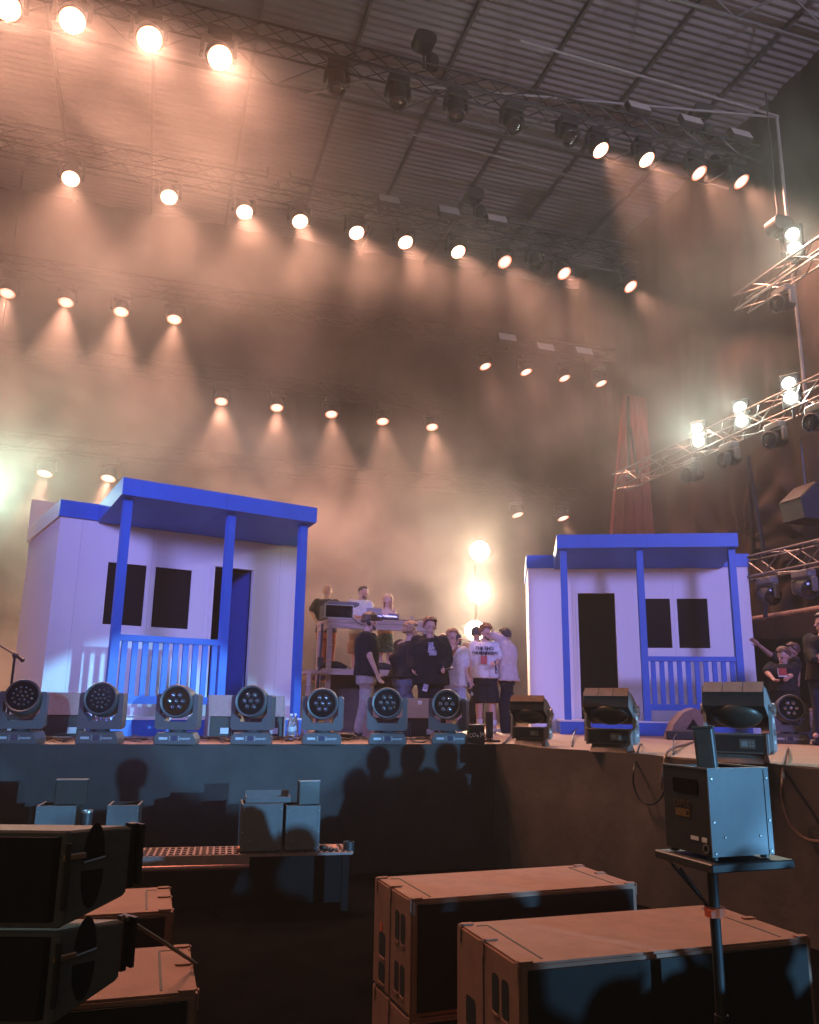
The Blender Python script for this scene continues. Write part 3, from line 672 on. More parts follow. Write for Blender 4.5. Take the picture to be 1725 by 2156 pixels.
    if eyes:
        for s in (-1,1):
            g = MB(); ell(g, hc+hs*s*0.032+hf*0.079+hu*0.004, (hs,hf,hu), (0.013,0.009,0.007), 10, 6); g.build('eye', M_eye, p, smooth=True)
    # hair
    hk, hcol = hair
    if hk != 'none':
        g = MB(); rnd = random.Random(hash(label) % 1000 if False else len(label)*7)
        cnt = {'buzz':420,'short':420,'curly':420,'long':520}[hk]
        for i in range(cnt):
            zc = 1-2*(i+0.5)/cnt; ph = i*2.399963
            v = Vector((sqrt(1-zc*zc)*cos(ph), sqrt(1-zc*zc)*sin(ph), zc))   # side, front, up
            lim = -0.30 if hk in('curly','long') else -0.22
            if v.z < lim: continue
            if v.y > 0.30 and v.z < 0.62: continue
            if abs(v.x) > 0.72 and -0.05 < v.y and v.z < 0.12: continue
            r = {'buzz':0.010,'short':0.016,'curly':0.017,'long':0.017}[hk]; ext = {'buzz':0.0,'short':0.008,'curly':0.011,'long':0.006}[hk]
            if hk in('curly','short') : ext += rnd.uniform(-0.006,0.012)*(1.6 if hk=='curly' else 1)
            if hk in('curly','short') and v.z > 0.5: ext += 0.020 if hk=='curly' else 0.010
            c = hc+hu*0.025-hf*0.01 + hs*v.x*(0.078+ext)+hf*v.y*(0.098+ext)+hu*v.z*(0.100+ext)
            ell(g, c, (hs,hf,hu), (r,r,r), 6, 4)
        if hk == 'long':
            for i in range(26):
                a = pi*(i/25)+pi; s0 = hc+hs*cos(a)*0.082+hf*(sin(a)*0.075-0.012)+hu*0.02
                if i in (0,1,24,25): s0 = s0+hf*0.055
                caps(g, s0, s0-UPV*(0.19+0.03*rnd.random())+f*0.005, 0.019, 0.012, 6)
        remesh(g, 'hair', mat('hair_%02d%02d%02d' % tuple(int(c*99) for c in hcol), hcol, 0.5, var=0.35, scale=60, stretch=(1,1,0.3)), p, 0.009 if hk!='buzz' else 0.008, 2, 0.004, 45)
    if beard:
        g = MB()
        for i in range(60):
            a = -1.1+2.2*i/59
            for q in (0,1,2):
                c = hc+hs*sin(a)*0.056-hu*(0.068+0.018*q-0.03*abs(sin(a)))+hf*(0.028+cos(a)*0.060)
                ell(g, c, (hs,hf,hu), (0.009,0.009,0.012), 6, 4)
        remesh(g, 'beard', mat('beard_hair', beard, 0.7, var=0.3, scale=60), p, 0.008, 2)
    # clothes
    if top:
        g = MB(); hem = top.get('hem', -0.1); inf = top.get('loose', 0.022)
        secs = tsec(inf, -0.15, 0.0, 1.0)
        secs = [s_ for s_ in secs if True]
        c0 = hip+sp*hem
        lofts = [(c0, sd, f, (0.172+inf+top.get('flare',0.0))*B, (0.13+inf+top.get('flare',0.0))*B)]+[s_ for s_ in secs if (s_[0]-hip).dot(sp)/sp.length_squared > hem+0.06]
        loft(g, lofts)
        for k,(s0,el,ha) in arms.items():
            sl = top['sleeve']
            if sl == 'short':
                q = s0+(el-s0)*0.72; caps(g, s0-UPV*0.004, q, 0.070*B+inf*0.3, 0.066*B+inf*0.5)
            elif sl == 'long':
                caps(g, s0, el, 0.068*B+inf*0.5, 0.058*B+inf*0.5); caps(g, el, el+(ha-el)*0.94, 0.058*B+inf*0.5, 0.042*B+inf*0.4)
        if top.get('hood'):
            ell(g, neck-f*0.07+UPV*0.02, (sd,f,UPV), (0.13,0.085,0.07), 14, 8)
        t = remesh(g, top['name'], top['mat'], p, 0.013, 5, top.get('wr',0.008), 9, len(label))
    if bottom:
        g = MB(); kind = bottom['kind']
        if kind == 'skirt':
            loft(g, [(hip-UPV*0.30, sd, f, 0.205*B, 0.165*B),(hip-UPV*0.1, sd, f, 0.195*B, 0.15*B),(hip+sp*0.12, sd, f, 0.16*B, 0.12*B)])
        else:
            loft(g, [(hip-UPV*0.13, sd, f, 0.185*B, 0.135*B),(hip, sd, f, 0.185*B, 0.14*B),(hip+sp*0.14, sd, f, 0.165*B, 0.125*B)])
            wd = bottom.get('wide', 0.0)
            for k,(hj,kn,an) in legs.items():
                if kind == 'shorts':
                    q = hj+(kn-hj)*bottom.get('len',0.95); caps(g, hj, q-(kn-hj).normalized()*0.10, 0.105*B, 0.100*B+wd); loft(g, [(q, sd, f, 0.108*B+wd, 0.105*B+wd),(q-(kn-hj).normalized()*0.2, sd, f, 0.102*B+wd, 0.102*B+wd)])
                else:
                    caps(g, hj, kn, 0.102*B, 0.078*B+wd); caps(g, kn, an-UPV*0.0, 0.078*B+wd, 0.062*B+wd)
        remesh(g, bottom['name'], bottom['mat'], p, 0.014, 4, bottom.get('wr',0.009), 8, len(label)+3)
    for k,(hj,kn,an) in legs.items():
        if shoes:
            ff = f if 'ft'+k not in J else (n*cos(radians(J['ft'+k]))+e*sin(radians(J['ft'+k])))
            fs = UPV.cross(ff); base = Vector((an.x,an.y,0))
            g = MB(); ell(g, base+ff*0.05+UPV*0.042, (fs,ff,UPV), (0.045,0.135,0.045), 14, 8); caps(g, Vector((an.x,an.y,an.z*0.5+0.03)), Vector((an.x,an.y,0.06)), 0.046, 0.048)
            for i in range(0): pass
            s = remesh(g, 'shoe', shoes, p, 0.011, 2)
            for v in s.data.vertices: v.co.z = max(v.co.z, 0.004)
        if socks:
            g = MB(); g.tube([an+UPV*0.10, an-UPV*0.01],[0.050*B,0.043*B],12); g.build('sock', socks, p, smooth=True)
    return p, dict(neck=neck,hip=hip,head=hc,f=f,sd=sd,n=n,e=e,root=root,arms=arms,hf=hf,hs=hs,hu=hu,P=P,sp=sp)
M_mic = mat('microphone_black', (0.02,0.02,0.022), 0.4); M_micg = mat('microphone_grille', (0.35,0.35,0.36), 0.35, metal=0.9)
def microphone(label, base, d):
    d = d.normalized(); r = d.to_track_quat('Z','Y').to_matrix().to_4x4(); r.translation = base
    t = thing('microphone', label, 'microphone', base)
    q = d.to_track_quat('Z','Y').to_euler()
    g = MB(); g.lathe([(0.011,-0.07),(0.013,0.02),(0.018,0.09)],14); o = g.build('handle', M_mic, t, smooth=True); o.rotation_euler = q
    g = MB(); g.lathe([(0.018,0.091),(0.026,0.105),(0.027,0.122),(0.020,0.140),(0.006,0.147)],16); o = g.build('grille', M_micg, t, smooth=True); o.rotation_euler = q
    return t
NAVY = cloth('navy',(0.03,0.035,0.06))
G_crew = 'group of people standing on the stage between the huts'
blk = cloth('black', (0.018,0.017,0.018)); wht = cloth('white', (0.62,0.60,0.60)); grey = cloth('stone_grey', (0.36,0.31,0.28))
# man with headset, pale trousers
_, q = person('man in black T-shirt and stone trousers in profile, wearing headset and cap', (760,1550),
  dict(neck=(773,1333),hip=(772,1421),head=(779,1311),ela=(781,1383,-0.22),haa=(796,1418,-0.2),elb=(778,1383,0.22),hab=(793,1419,0.22),kna=(776,1474,-0.08),ana=(770,1532,-0.08),knb=(770,1473,0.08),anb=(757,1534,0.08)),
  yaw=82, hyaw=80, hpitch=4, hair=('short',(0.10,0.06,0.035)), top=dict(name='tshirt',mat=blk,sleeve='short',hem=-0.02,loose=0.05), bottom=dict(kind='trousers',name='trousers',mat=grey,wide=0.012,wr=0.014), build=1.05, group=G_crew, beard=(0.12,0.07,0.05))
pr = kids(_)[0].parent
g = MB(); ell(g, q['head']+q['hu']*0.055, (q['hs'],q['hf'],q['hu']), (0.083,0.103,0.078), 18, 10); ell(g, q['head']+q['hf']*0.14+q['hu']*0.045, (q['hs'],q['hf'],q['hu']), (0.065,0.055,0.008), 12, 6)
remesh(g, 'cap', cloth('cap_brown',(0.07,0.045,0.03)), _, 0.009, 2)
g = MB(); g.tube([q['head']+q['hs']*(0.092*s)+q['hu']*h for s,h in ((-1,-0.01),(-0.95,0.06),(-0.6,0.125),(0,0.15),(0.6,0.125),(0.95,0.06),(1,-0.01))],0.008,6); g.build('headset_band', M_mic, _, smooth=True)
g = MB(); ell(g, q['head']+q['hs']*-0.098-q['hu']*0.012, (q['hs'],q['hf'],q['hu']), (0.018,0.03,0.036), 12, 8); g.build('ear_cup', M_mic, _, smooth=True)
g = MB(); ell(g, q['head']+q['hs']*0.098-q['hu']*0.012, (q['hs'],q['hf'],q['hu']), (0.018,0.03,0.036), 12, 8); g.build('ear_cup', M_mic, _, smooth=True)
g = MB(); c = q['hip']+q['sd']*0.19-q['f']*0.06+UPV*0.03; ell(g, c, (q['sd'],q['f'],UPV), (0.02,0.035,0.055), 8, 6); g.build('belt_pack', M_mic, _, smooth=True)
# back view: dark jacket with pale cape collar, jeans
_, q = person('person in loose dark jacket and jeans seen from behind, curly fair hair', (850,1546),
  dict(neck=(860,1351),hip=(850,1426),head=(866,1331),ela=(830,1388,0.05),haa=(838,1416,0.1),elb=(871,1386,0.12),hab=(872,1408,0.22),kna=(842,1476),ana=(842,1534),knb=(859,1476),anb=(860,1534)),
  yaw=140, hyaw=115, hair=('curly',(0.36,0.20,0.10)), top=dict(name='jacket',mat=cloth('dark_jacket',(0.028,0.024,0.022)),sleeve='long',hem=-0.02,loose=0.05,flare=0.05,wr=0.016), bottom=dict(kind='trousers',name='jeans',mat=cloth('jeans_blue',(0.13,0.14,0.18)),wide=0.025,wr=0.014), group=G_crew, build=1.05)
g = MB(); 
for s in (-1,1):
    for k in range(5):
        a = q['neck']-q['f']*(0.115-0.01*k)+q['sd']*(s*(0.02+0.035*k))-UPV*(0.01+0.008*k)
        caps(g, a, a-UPV*(0.11+0.02*k)-q['f']*0.035+q['sd']*s*0.02, 0.022, 0.010, 6)
remesh(g, 'collar_cape', cloth('cape_pale',(0.40,0.30,0.25)), _, 0.011, 4, 0.006, 20)
g = MB(); ell(g, q['head']+q['hu']*0.085-q['hf']*0.02, (q['hs'],q['hf'],q['hu']), (0.086,0.098,0.055), 16, 8); remesh(g,'beanie',cloth('beanie_dark',(0.05,0.035,0.03)),_,0.010,2)
# hoodie man
_, q = person('young man in oversized black hoodie with grey chest print', (906,1548),
  dict(neck=(906,1345),hip=(907,1428),head=(906,1321),ela=(868,1386,0.02),haa=(871,1407,0.14),elb=(941,1388,0.02),hab=(931,1413,0.2),hdb=(0.35,-0.1,0.9),curlb=1.2,kna=(897,1478),ana=(896,1536),knb=(918,1478),anb=(919,1536)),
  yaw=6, hyaw=14, hair=('curly',(0.22,0.10,0.05)), top=dict(name='hoodie',mat=blk,sleeve='long',hem=-0.16,loose=0.085,hood=True,wr=0.016), bottom=dict(kind='trousers',name='trousers',mat=blk,wide=0.03), group=G_crew, build=1.12)
def on_chest(q, px, py, dist): return on_plane(px,py,q['root']+q['n']*dist,q['n'])-q['root']
def chest_mtx(q, px, py, dist):
    c = on_chest(q,px,py,dist); x = q['e']; y = UPV; zz = q['n']
    m = Matrix((x,y,zz)).transposed().to_4x4(); m.translation = c; return m
M_print = mat('print_grey_blue', (0.30,0.30,0.36), 0.8, var=0.6, scale=26)
g = MB(); mtx = chest_mtx(q,909,1368,0.232)
for (x,y,w_,h) in ((-0.01,0.075,0.075,0.07),(0.0,0.02,0.10,0.045),(0.02,-0.045,0.11,0.075),(-0.03,-0.02,0.05,0.05)): g.box((x-w_/2,y-h/2,0.0),(x+w_/2,y+h/2,0.004+0.0005*len(g.v)/8),mtx)
g.build('chest_print', M_print, _)
g = MB(); mtx = chest_mtx(q,896,1448,0.20); g.prism(rounded(0.075,0.11,0.008), 0, 0.006, 'z', mtx @ Matrix.Rotation(-0.25,4,'Z')); o = g.build('pass_card', M_print, _)
g = MB(); g.prism(rounded(0.066,0.022,0.004), 0.007, 0.009, 'z', mtx @ Matrix.Rotation(-0.25,4,'Z') @ Matrix.Translation((0,-0.035,0))); g.build('card_strip', mat('paper_white',(0.75,0.74,0.75),0.7), o)
microphone('black hand microphone with grey head in the hand of the black hoodie', q['root']+q['arms']['b'][2]+q['n']*0.085+q['e']*0.03, q['e']*1.0+UPV*0.25+q['n']*0.3)
# phone man
_, q = person('man in white T-shirt and pale blue shorts filming with a raised phone', (955,1546),
  dict(neck=(954,1363),hip=(956,1437),head=(953,1343),ela=(943,1391,0.14),haa=(963,1364,0.34),hda=(0.25,1,0.2),curla=0.9,elb=(979,1408,0.02),hab=(987,1434,0.06),curlb=1.1,kna=(946,1486),ana=(946,1537),knb=(967,1486),anb=(967,1537)),
  yaw=8, hyaw=20, hpitch=6, hair=('short',(0.32,0.17,0.08)), top=dict(name='tshirt',mat=wht,sleeve='short',hem=-0.13,loose=0.04,wr=0.012), bottom=dict(kind='shorts',name='shorts',mat=cloth('pale_blue',(0.42,0.45,0.55)),len=0.95,wide=0.015), shoes=M_shoe_l, group=G_crew)
ph = q['root']+q['arms']['a'][2]+UPV*0.095+q['n']*0.02+q['e']*0.02
t = thing('phone', 'dark phone held up in portrait by the man in pale blue shorts', 'phone', ph, 0.25); g = MB(); g.prism(rounded(0.078,0.158,0.012), -0.005, 0.005, 'y'); g.build('phone_case', M_mic, t)
g = MB(); g.prism(rounded(0.03,0.03,0.008,3,-0.018,0.055), -0.0075, -0.0052, 'y'); g.build('camera_bump', M_black, t)
for (s,yy,sz) in (('50',1396,0.10),):
    text_mesh('shirt_lettering', '5S', sz, mat('print_faint',(0.45,0.36,0.40),0.9), _, chest_mtx(q,955,1399,0.195), 0.002)
g = MB(); mt = chest_mtx(q,955,1382,0.195); g.tube([mt@Vector(p_) for p_ in ((-0.05,0.03,0),(-0.03,-0.02,0),(0,-0.05,0),(0.035,-0.02,0),(0.05,0.03,0))],0.003,5); g.build('shirt_print', mat('print_faint'), _)
microphone('black hand microphone hanging from the hand of the man filming', q['root']+q['arms']['b'][2]-UPV*0.09+q['n']*0.03+q['e']*0.01, Vector((0.35,0,-1)))
# faces behind
person('cropped-haired person whose head shows between the black hoodie and the man filming', (934,1541), dict(neck=(934,1366),hip=(934,1438),head=(933,1348),kna=(928,1486),ana=(928,1532),knb=(940,1486),anb=(940,1532),ela=(922,1400),haa=(922,1430),elb=(946,1400),hab=(946,1430)),
  yaw=0, hair=('buzz',(0.30,0.16,0.09)), top=dict(name='tshirt',mat=cloth('ochre',(0.33,0.24,0.13)),sleeve='short',hem=-0.05), bottom=dict(kind='trousers',name='trousers',mat=blk), D=15.4, group=G_crew, skin='tan')
person('dark-haired person in ochre shirt half hidden behind the man with the red pass', (1003,1540), dict(neck=(1001,1353),hip=(1001,1432),head=(1004,1337),kna=(996,1484),ana=(996,1530),knb=(1010,1484),anb=(1010,1530),ela=(982,1392),haa=(985,1425),elb=(1020,1390),hab=(1020,1420)),
  yaw=165, hyaw=170, hair=('short',(0.03,0.02,0.015)), top=dict(name='shirt',mat=cloth('ochre'),sleeve='short',hem=-0.05,loose=0.04), bottom=dict(kind='trousers',name='trousers',mat=blk), D=15.0, group=G_crew, skin='tan', eyes=False)
# white tee, black shorts, red pass
_, q = person('man in white slogan T-shirt and black shorts with a red pass', (1028,1543),
  dict(neck=(1021,1352),hip=(1021,1424),head=(1023,1333),ela=(992,1393,0.02),haa=(993,1425,0.08),elb=(1049,1390,0.05),hab=(1043,1402,0.26),hdb=(-0.2,0.2,0.9),curlb=1.2,kna=(1009,1480),ana=(1010,1527),knb=(1036,1480),anb=(1040,1529)),
  yaw=8, hyaw=40, hpitch=14, hair=('curly',(0.20,0.10,0.05)), top=dict(name='tshirt',mat=wht,sleeve='short',hem=-0.06,loose=0.05), bottom=dict(kind='shorts',name='shorts',mat=blk,len=1.0,wide=0.015), shoes=M_shoe_l, socks=wht, group=G_crew, beard=(0.13,0.07,0.04), build=1.1)
M_ink = mat('print_black', (0.03,0.025,0.03), 0.9)
text_mesh('shirt_lettering', 'THE END,', 0.070, M_ink, _, chest_mtx(q,1021,1365,0.215), 0.003, 0.002)
text_mesh('shirt_lettering', 'THE BEGINNING', 0.058, M_ink, _, chest_mtx(q,1021,1375,0.218), 0.003, 0.003)
g = MB(); mt = chest_mtx(q,1019,1389,0.235); g.prism(rounded(0.105,0.135,0.008),0,0.004,'z',mt); c_ = g.build('pass_card', mat('pass_red',(0.42,0.06,0.05),0.5,var=0.4,scale=20), _)
g = MB(); nk = q['neck']; 
for s in (-1,1): g.tube([nk+q['sd']*s*0.075+q['f']*0.02+UPV*0.01, nk+q['sd']*s*0.07+q['n']*0.14-UPV*0.05, mt@Vector((s*0.03,0.06,0.002))],0.007,6)
g.build('lanyard', blk, _)
microphone('black hand microphone gripped low by the man with the red pass', q['root']+q['arms']['b'][2]+q['n']*0.08, Vector((0.15,0,-1)))
# pointing person
_, q = person('person in loose pale shirt and wide black trousers with one arm raised', (1066,1543),
  dict(neck=(1066,1354),hip=(1068,1424),head=(1062,1341),ela=(1052,1346,0.16),haa=(1041,1340,0.22),hda=(-1,-0.25,0),curla=0.8,elb=(1056,1392,-0.2),hab=(1049,1428,-0.2),kna=(1064,1480,0.08),ana=(1065,1534,0.08),knb=(1070,1480,-0.08),anb=(1070,1534,-0.08)),
  yaw=-105, hyaw=-110, hair=('short',(0.03,0.02,0.018)), top=dict(name='shirt',mat=cloth('pale_pink',(0.55,0.46,0.43)),sleeve='long',hem=-0.14,loose=0.06,flare=0.03,wr=0.016), bottom=dict(kind='trousers',name='trousers',mat=blk,wide=0.035), group=G_crew, eyes=False, shoes=M_shoe_l)
# ---- on the raised platform
ZP = ZS+0.93
G_dj = 'people behind the raised table'
person('bald man in dark T-shirt and rust trousers at the left end of the raised table', (688,1427), dict(neck=(688,1262),hip=(687,1330),head=(690,1246),ela=(656,1290,0.05),haa=(664,1306,0.16),elb=(712,1290,0.1),hab=(704,1300,0.3),kna=(679,1376),ana=(677,1420),knb=(696,1376),anb=(696,1420)),
  yaw=0, hyaw=5, hpitch=28, hair=('none',None), z=ZP, D=14.9, top=dict(name='tshirt',mat=cloth('charcoal',(0.06,0.055,0.05)),sleeve='short',hem=-0.04,loose=0.03), bottom=dict(kind='trousers',name='trousers',mat=cloth('rust',(0.36,0.13,0.07))), group=G_dj)
person('man with cropped hair in white T-shirt looking down at a silver laptop', (757,1427), dict(neck=(759,1264),hip=(757,1333),head=(765,1248),ela=(741,1296,0.05),haa=(752,1302,0.25),elb=(779,1294,0.1),hab=(776,1302,0.3),kna=(748,1378),ana=(746,1420),knb=(766,1378),anb=(766,1420)),
  yaw=25, hyaw=50, hpitch=18, hair=('buzz',(0.06,0.035,0.025)), beard=(0.10,0.06,0.04), z=ZP, D=14.9, top=dict(name='tshirt',mat=wht,sleeve='short',hem=-0.05,loose=0.035), bottom=dict(kind='shorts',name='shorts',mat=cloth('pink_shorts',(0.50,0.33,0.30)),wide=0.03), group=G_dj)
M_floral = mat('skirt_floral', (0.10,0.17,0.19), 0.8, var=1.0, scale=32)
_, q = person('woman with long blonde hair and a short patterned skirt behind the raised table', (811,1427), dict(neck=(815,1282),hip=(811,1338),head=(817,1266),ela=(803,1303,0.05),haa=(806,1310,0.22),elb=(829,1303,0.05),hab=(824,1310,0.22),kna=(801,1378),ana=(799,1420),knb=(819,1378),anb=(820,1420)),
  yaw=0, hyaw=-8, hpitch=25, hair=('long',(0.62,0.38,0.18)), z=ZP, D=14.9, build=0.82, top=dict(name='vest_top',mat=cloth('peach',(0.60,0.40,0.30)),sleeve='none',hem=0.05,loose=0.012), bottom=dict(kind='skirt',name='skirt',mat=M_floral), group=G_dj)
# ---- right wing
person('person in black T-shirt with a red chest print behind the road cases', (1645,1545), dict(neck=(1648,1399),hip=(1650,1452),head=(1650,1383),ela=(1616,1417,0.1),haa=(1628,1430,0.3),elb=(1668,1420,0.05),hab=(1661,1428,0.25),kna=(1640,1495),ana=(1640,1536),knb=(1660,1495),anb=(1660,1536)),
  yaw=-12, hyaw=-35, hpitch=15, D=12.6, hair=('short',(0.10,0.05,0.03)), top=dict(name='tshirt',mat=blk,sleeve='short',hem=-0.1,loose=0.04), bottom=dict(kind='trousers',name='trousers',mat=blk), skin='tan')
_p = bpy.data.objects[[o.name for o in bpy.data.objects if o.get('label','').startswith('person in black T-shirt with a red')][0]]
q2 = dict(root=_p.location.copy(), n=Vector((-_p.location.x,-_p.location.y,0)).normalized()); q2['e'] = Vector((-q2['n'].y,q2['n'].x,0)); q2['e'] = q2['e'] if q2['e'].x > 0 else -q2['e']
g = MB(); mt = chest_mtx(q2,1648,1414,0.205); g.prism(rounded(0.11,0.10,0.01),0,0.004,'z',mt); g.build('chest_print', mat('pass_red'), _p)
g = MB(); g.box((-0.06,-0.075,0),(0.06,-0.058,0.004),mt); g.box((-0.065,-0.05,0),(-0.057,0.05,0.003),mt); g.build('print_strip', mat('paper_white'), _p)
person('person bending with one arm out in the dark behind the road cases', (1672,1540), dict(neck=(1664,1386),hip=(1662,1440),head=(1668,1373),ela=(1622,1378,0.0),haa=(1598,1358,0.0),elb=(1680,1410,0),hab=(1682,1430,0.1),kna=(1655,1490),ana=(1655,1532),knb=(1675,1490),anb=(1675,1532)),
  yaw=-60, hyaw=-60, D=13.4, hair=('short',(0.08,0.04,0.03)), top=dict(name='tshirt',mat=blk,sleeve='short',hem=-0.1), bottom=dict(kind='trousers',name='trousers',mat=blk), skin='dark')
person('man in black jacket cut by the right edge of the picture, hands together', (1735,1556), dict(neck=(1733,1338),hip=(1733,1425),head=(1733,1314),ela=(1707,1376,0.08),haa=(1716,1392,0.28),hda=(1,0.1,0.3),curla=0.9,elb=(1765,1380,0.05),hab=(1752,1394,0.28),kna=(1725,1485),ana=(1722,1545),knb=(1745,1485),anb=(1746,1545)),
  yaw=-20, hyaw=-60, D=10.9, hair=('short',(0.03,0.02,0.02)), top=dict(name='jacket',mat=blk,sleeve='long',hem=-0.1,loose=0.05), bottom=dict(kind='trousers',name='trousers',mat=cloth('navy',(0.03,0.035,0.06))))
# ---- in the pit, right of the picture: their shadows fall across the skirt
def stander(label, x, y, h, yaw, arm):
    k = h/1.78
    root = Vector((x,y,0)); p = thing('person', label, 'person', root, radians(yaw), 'people standing in the pit to the right of the camera')
    b = MB(); A = (Vector((1,0,0)),Vector((0,-1,0)),UPV)
    loft(b, [(Vector((0,0,z*k)),A[0],A[1],a*k,d*k) for z,a,d in ((0.82,0.165,0.12),(0.95,0.17,0.125),(1.1,0.15,0.11),(1.3,0.18,0.125),(1.42,0.17,0.105),(1.48,0.11,0.08),(1.52,0.06,0.06))])
    caps(b,(0,0,1.5*k),(0,0,1.6*k),0.058,0.055); ell(b,(0,0,1.68*k),A,(0.078,0.098,0.105)); ell(b,(0,-0.02,1.60*k),A,(0.055,0.065,0.06))
    caps(b,(0,-0.09,1.66*k),(0,-0.112,1.635*k),0.01,0.014,8)
    for s in (-1,1):
        ell(b,(s*0.08,0.01,1.65*k),A,(0.012,0.02,0.032),10,6)
        el = Vector((s*0.27,-0.02,1.16*k)) if not (arm and s==1) else Vector((s*0.33,-0.15,1.50*k)); ha = Vector((s*0.25,-0.16,0.92*k)) if not (arm and s==1) else Vector((s*0.30,-0.25,1.76*k))
        caps(b,(s*0.17,0,1.42*k),el,0.052,0.042); caps(b,el,ha,0.042,0.027); hand(b,ha,ha-el,Vector((-s,0,0)),1.0,0.5)
        caps(b,(s*0.09,0,0.9*k),(s*0.10,-0.01,0.5*k),0.088,0.058); caps(b,(s*0.10,-0.01,0.5*k),(s*0.10,0.02,0.09),0.058,0.036)
    remesh(b,'body',M_skin('tan'),p,0.010,3)
    g = MB(); loft(g, [(Vector((0,0,z*k)),A[0],A[1],a*k,d*k) for z,a,d in ((0.84,0.20,0.155),(1.1,0.185,0.145),(1.3,0.205,0.15),(1.42,0.195,0.13),(1.48,0.13,0.10),(1.51,0.075,0.075))])
    for s in (-1,1):
        el = Vector((s*0.27,-0.02,1.16*k)) if not (arm and s==1) else Vector((s*0.33,-0.15,1.50*k)); a0 = Vector((s*0.17,0,1.42*k)); caps(g,a0,a0+(el-a0)*0.7,0.075,0.075)
    remesh(g,'tshirt',blk,p,0.013,4,0.008)
    g = MB(); loft(g, [(Vector((0,0,z*k)),A[0],A[1],a,d) for z,a,d in ((0.78,0.185,0.135),(0.98,0.17,0.13))])
    for s in (-1,1): caps(g,(s*0.09,0,0.9*k),(s*0.10,-0.01,0.5*k),0.102,0.08); caps(g,(s*0.10,-0.01,0.5*k),(s*0.10,0.02,0.08),0.08,0.07)
    remesh(g,'trousers',cloth('navy'),p,0.014,4,0.008)
    g = MB(); ell(g,(0,0.012,1.705*k),A,(0.088,0.105,0.095)); remesh(g,'hair',mat('hair_dark',(0.04,0.025,0.02),0.6),p,0.012,2,0.006,30)
    for s in (-1,1):
        g = MB(); ell(g,(s*0.10,-0.05,0.045),A,(0.045,0.135,0.045)); sh_ = remesh(g,'shoe',M_shoe_d,p,0.012,2)
        for v in sh_.data.vertices: v.co.z = max(v.co.z,0.003)
    return p
FOLLOW = Vector((13.0,-6.0,2.9))
def shade_at(px, py, t):
    s = on_sy(px,py,SYF); q = s+(FOLLOW-s)*t; return q.x,q.y
for i,(px,py,t,h,yw,arm,lab) in enumerate((
   (268,1668,0.36,1.80,20,False,'tall person standing in the pit beyond the right edge, nearest the stage'),
   (790,1650,0.30,1.78,20,False,'person in the pit right below the wing edge'),
   (862,1650,0.305,1.82,-10,False,'person in the pit below the wing edge, taller than the next'),
   (935,1650,0.345,1.88,15,False,'very tall person in the pit below the wing edge'),
   (845,1650,0.48,1.92,0,False,'broad person in the second row of the pit group'),
   (925,1650,0.485,1.90,25,False,'person in the second row of the pit group, next to the broad one'),
   (745,1660,0.37,1.74,30,False,'person in the pit beyond the right edge, second nearest the stage'),
   (815,1650,0.43,1.80,10,False,'person in the pit shoulder to shoulder with others, beyond the right edge'),
   (890,1650,0.36,1.72,-20,False,'shorter person in the pit close to the wing skirt'),
   (955,1650,0.42,1.83,25,False,'tallest person of the pit group beyond the right edge'),
   (1015,1650,0.365,1.76,0,False,'person in the pit touching the wing skirt'),
   (770,1700,0.58,1.74,40,False,'person standing farthest right in the pit'))):
    x,y = shade_at(px,py,t); stander(lab,x,y,h,yw,arm)

def shade_p(P_, t): q = Vector(P_)+(FOLLOW-Vector(P_))*t; return q.x,q.y
for P_,t,h,yw,arm,lab in (((1.28,3.1,0.4),0.22,1.57,12,False,'small front row person closest to the camera at right'),((1.8,3.3,0.4),0.25,1.58,-15,False,'small front row person beside the closest one'),((-1.0,7.8,0.3),0.47,1.72,0,False,'front row person looking down, behind the very tall one'),((-1.9,7.6,0.3),0.48,1.70,30,False,'front row person with narrow shoulders, far back'),((0.55,3.05,0.7),0.30,1.70,15,False,'person in the front row beside the camera, right of the tall stand'),((1.15,3.2,0.7),0.27,1.60,25,False,'short front row person right of the camera'),((0.2,4.0,0.7),0.34,1.74,5,False,'taller front row person to the right of the short one'),((0.9,4.3,0.75),0.38,1.68,35,False,'front row person second from the far right'),((1.35,3.3,0.42),0.30,1.62,10,False,'shorter front row person directly right of the tall stand'),((0.75,3.05,0.35),0.36,1.70,30,False,'front row person, second from the camera'),((-0.9,3.3,0.7),0.40,1.76,20,False,'front row person at the far right, behind the camera line'),((-1.2,6.0,0.2),0.50,1.72,12,False,'front row person standing alone behind the others')):
    x,y = shade_p(P_,t); stander(lab,x,y,h,yw,arm)
# ================================================================ RAISED TABLE (DJ RISER)
M_ply = mat('riser_wood', (0.34,0.25,0.20), 0.6, var=0.3, scale=7, stretch=(0.5,4,4), bump=0.15)
M_dkwood = mat('riser_dark', (0.09,0.06,0.045), 0.7, var=0.3, scale=6)
A = on_z(683,1541,ZS)                                   # foot of the front left leg
ris = thing('riser_platform','wooden platform of two levels with steps, people standing behind its table','stage riser',A,YAW)
def axes_local(p): return Matrix.Rotation(-YAW,3,'Z')@(p-A)
ztab = on_plane(684,1300,A,EY).z-ZS; zpl = on_plane(684,1407,A,EY).z-ZS
xr = axes_local(on_plane(902,1309,A,EY)).x
LT = 0.075
for nm,(x,y,z0,z1) in {'a':(0,0,0,ztab-0.17),'b':(0,0.85,0,ztab-0.17),'c':(xr-0.08,0,0,ztab-0.17),'d':(xr-0.08,0.85,0,ztab-0.17)}.items():
    g = MB(); g.box((x,y,z0),(x+LT,y+LT,z1)); g.build('leg', M_ply, ris, bevel=0.006)
g = MB(); g.box((-0.01,-0.02,ztab-0.075),(xr,0.95,ztab)); g.build('tabletop', M_ply, ris, bevel=0.006)
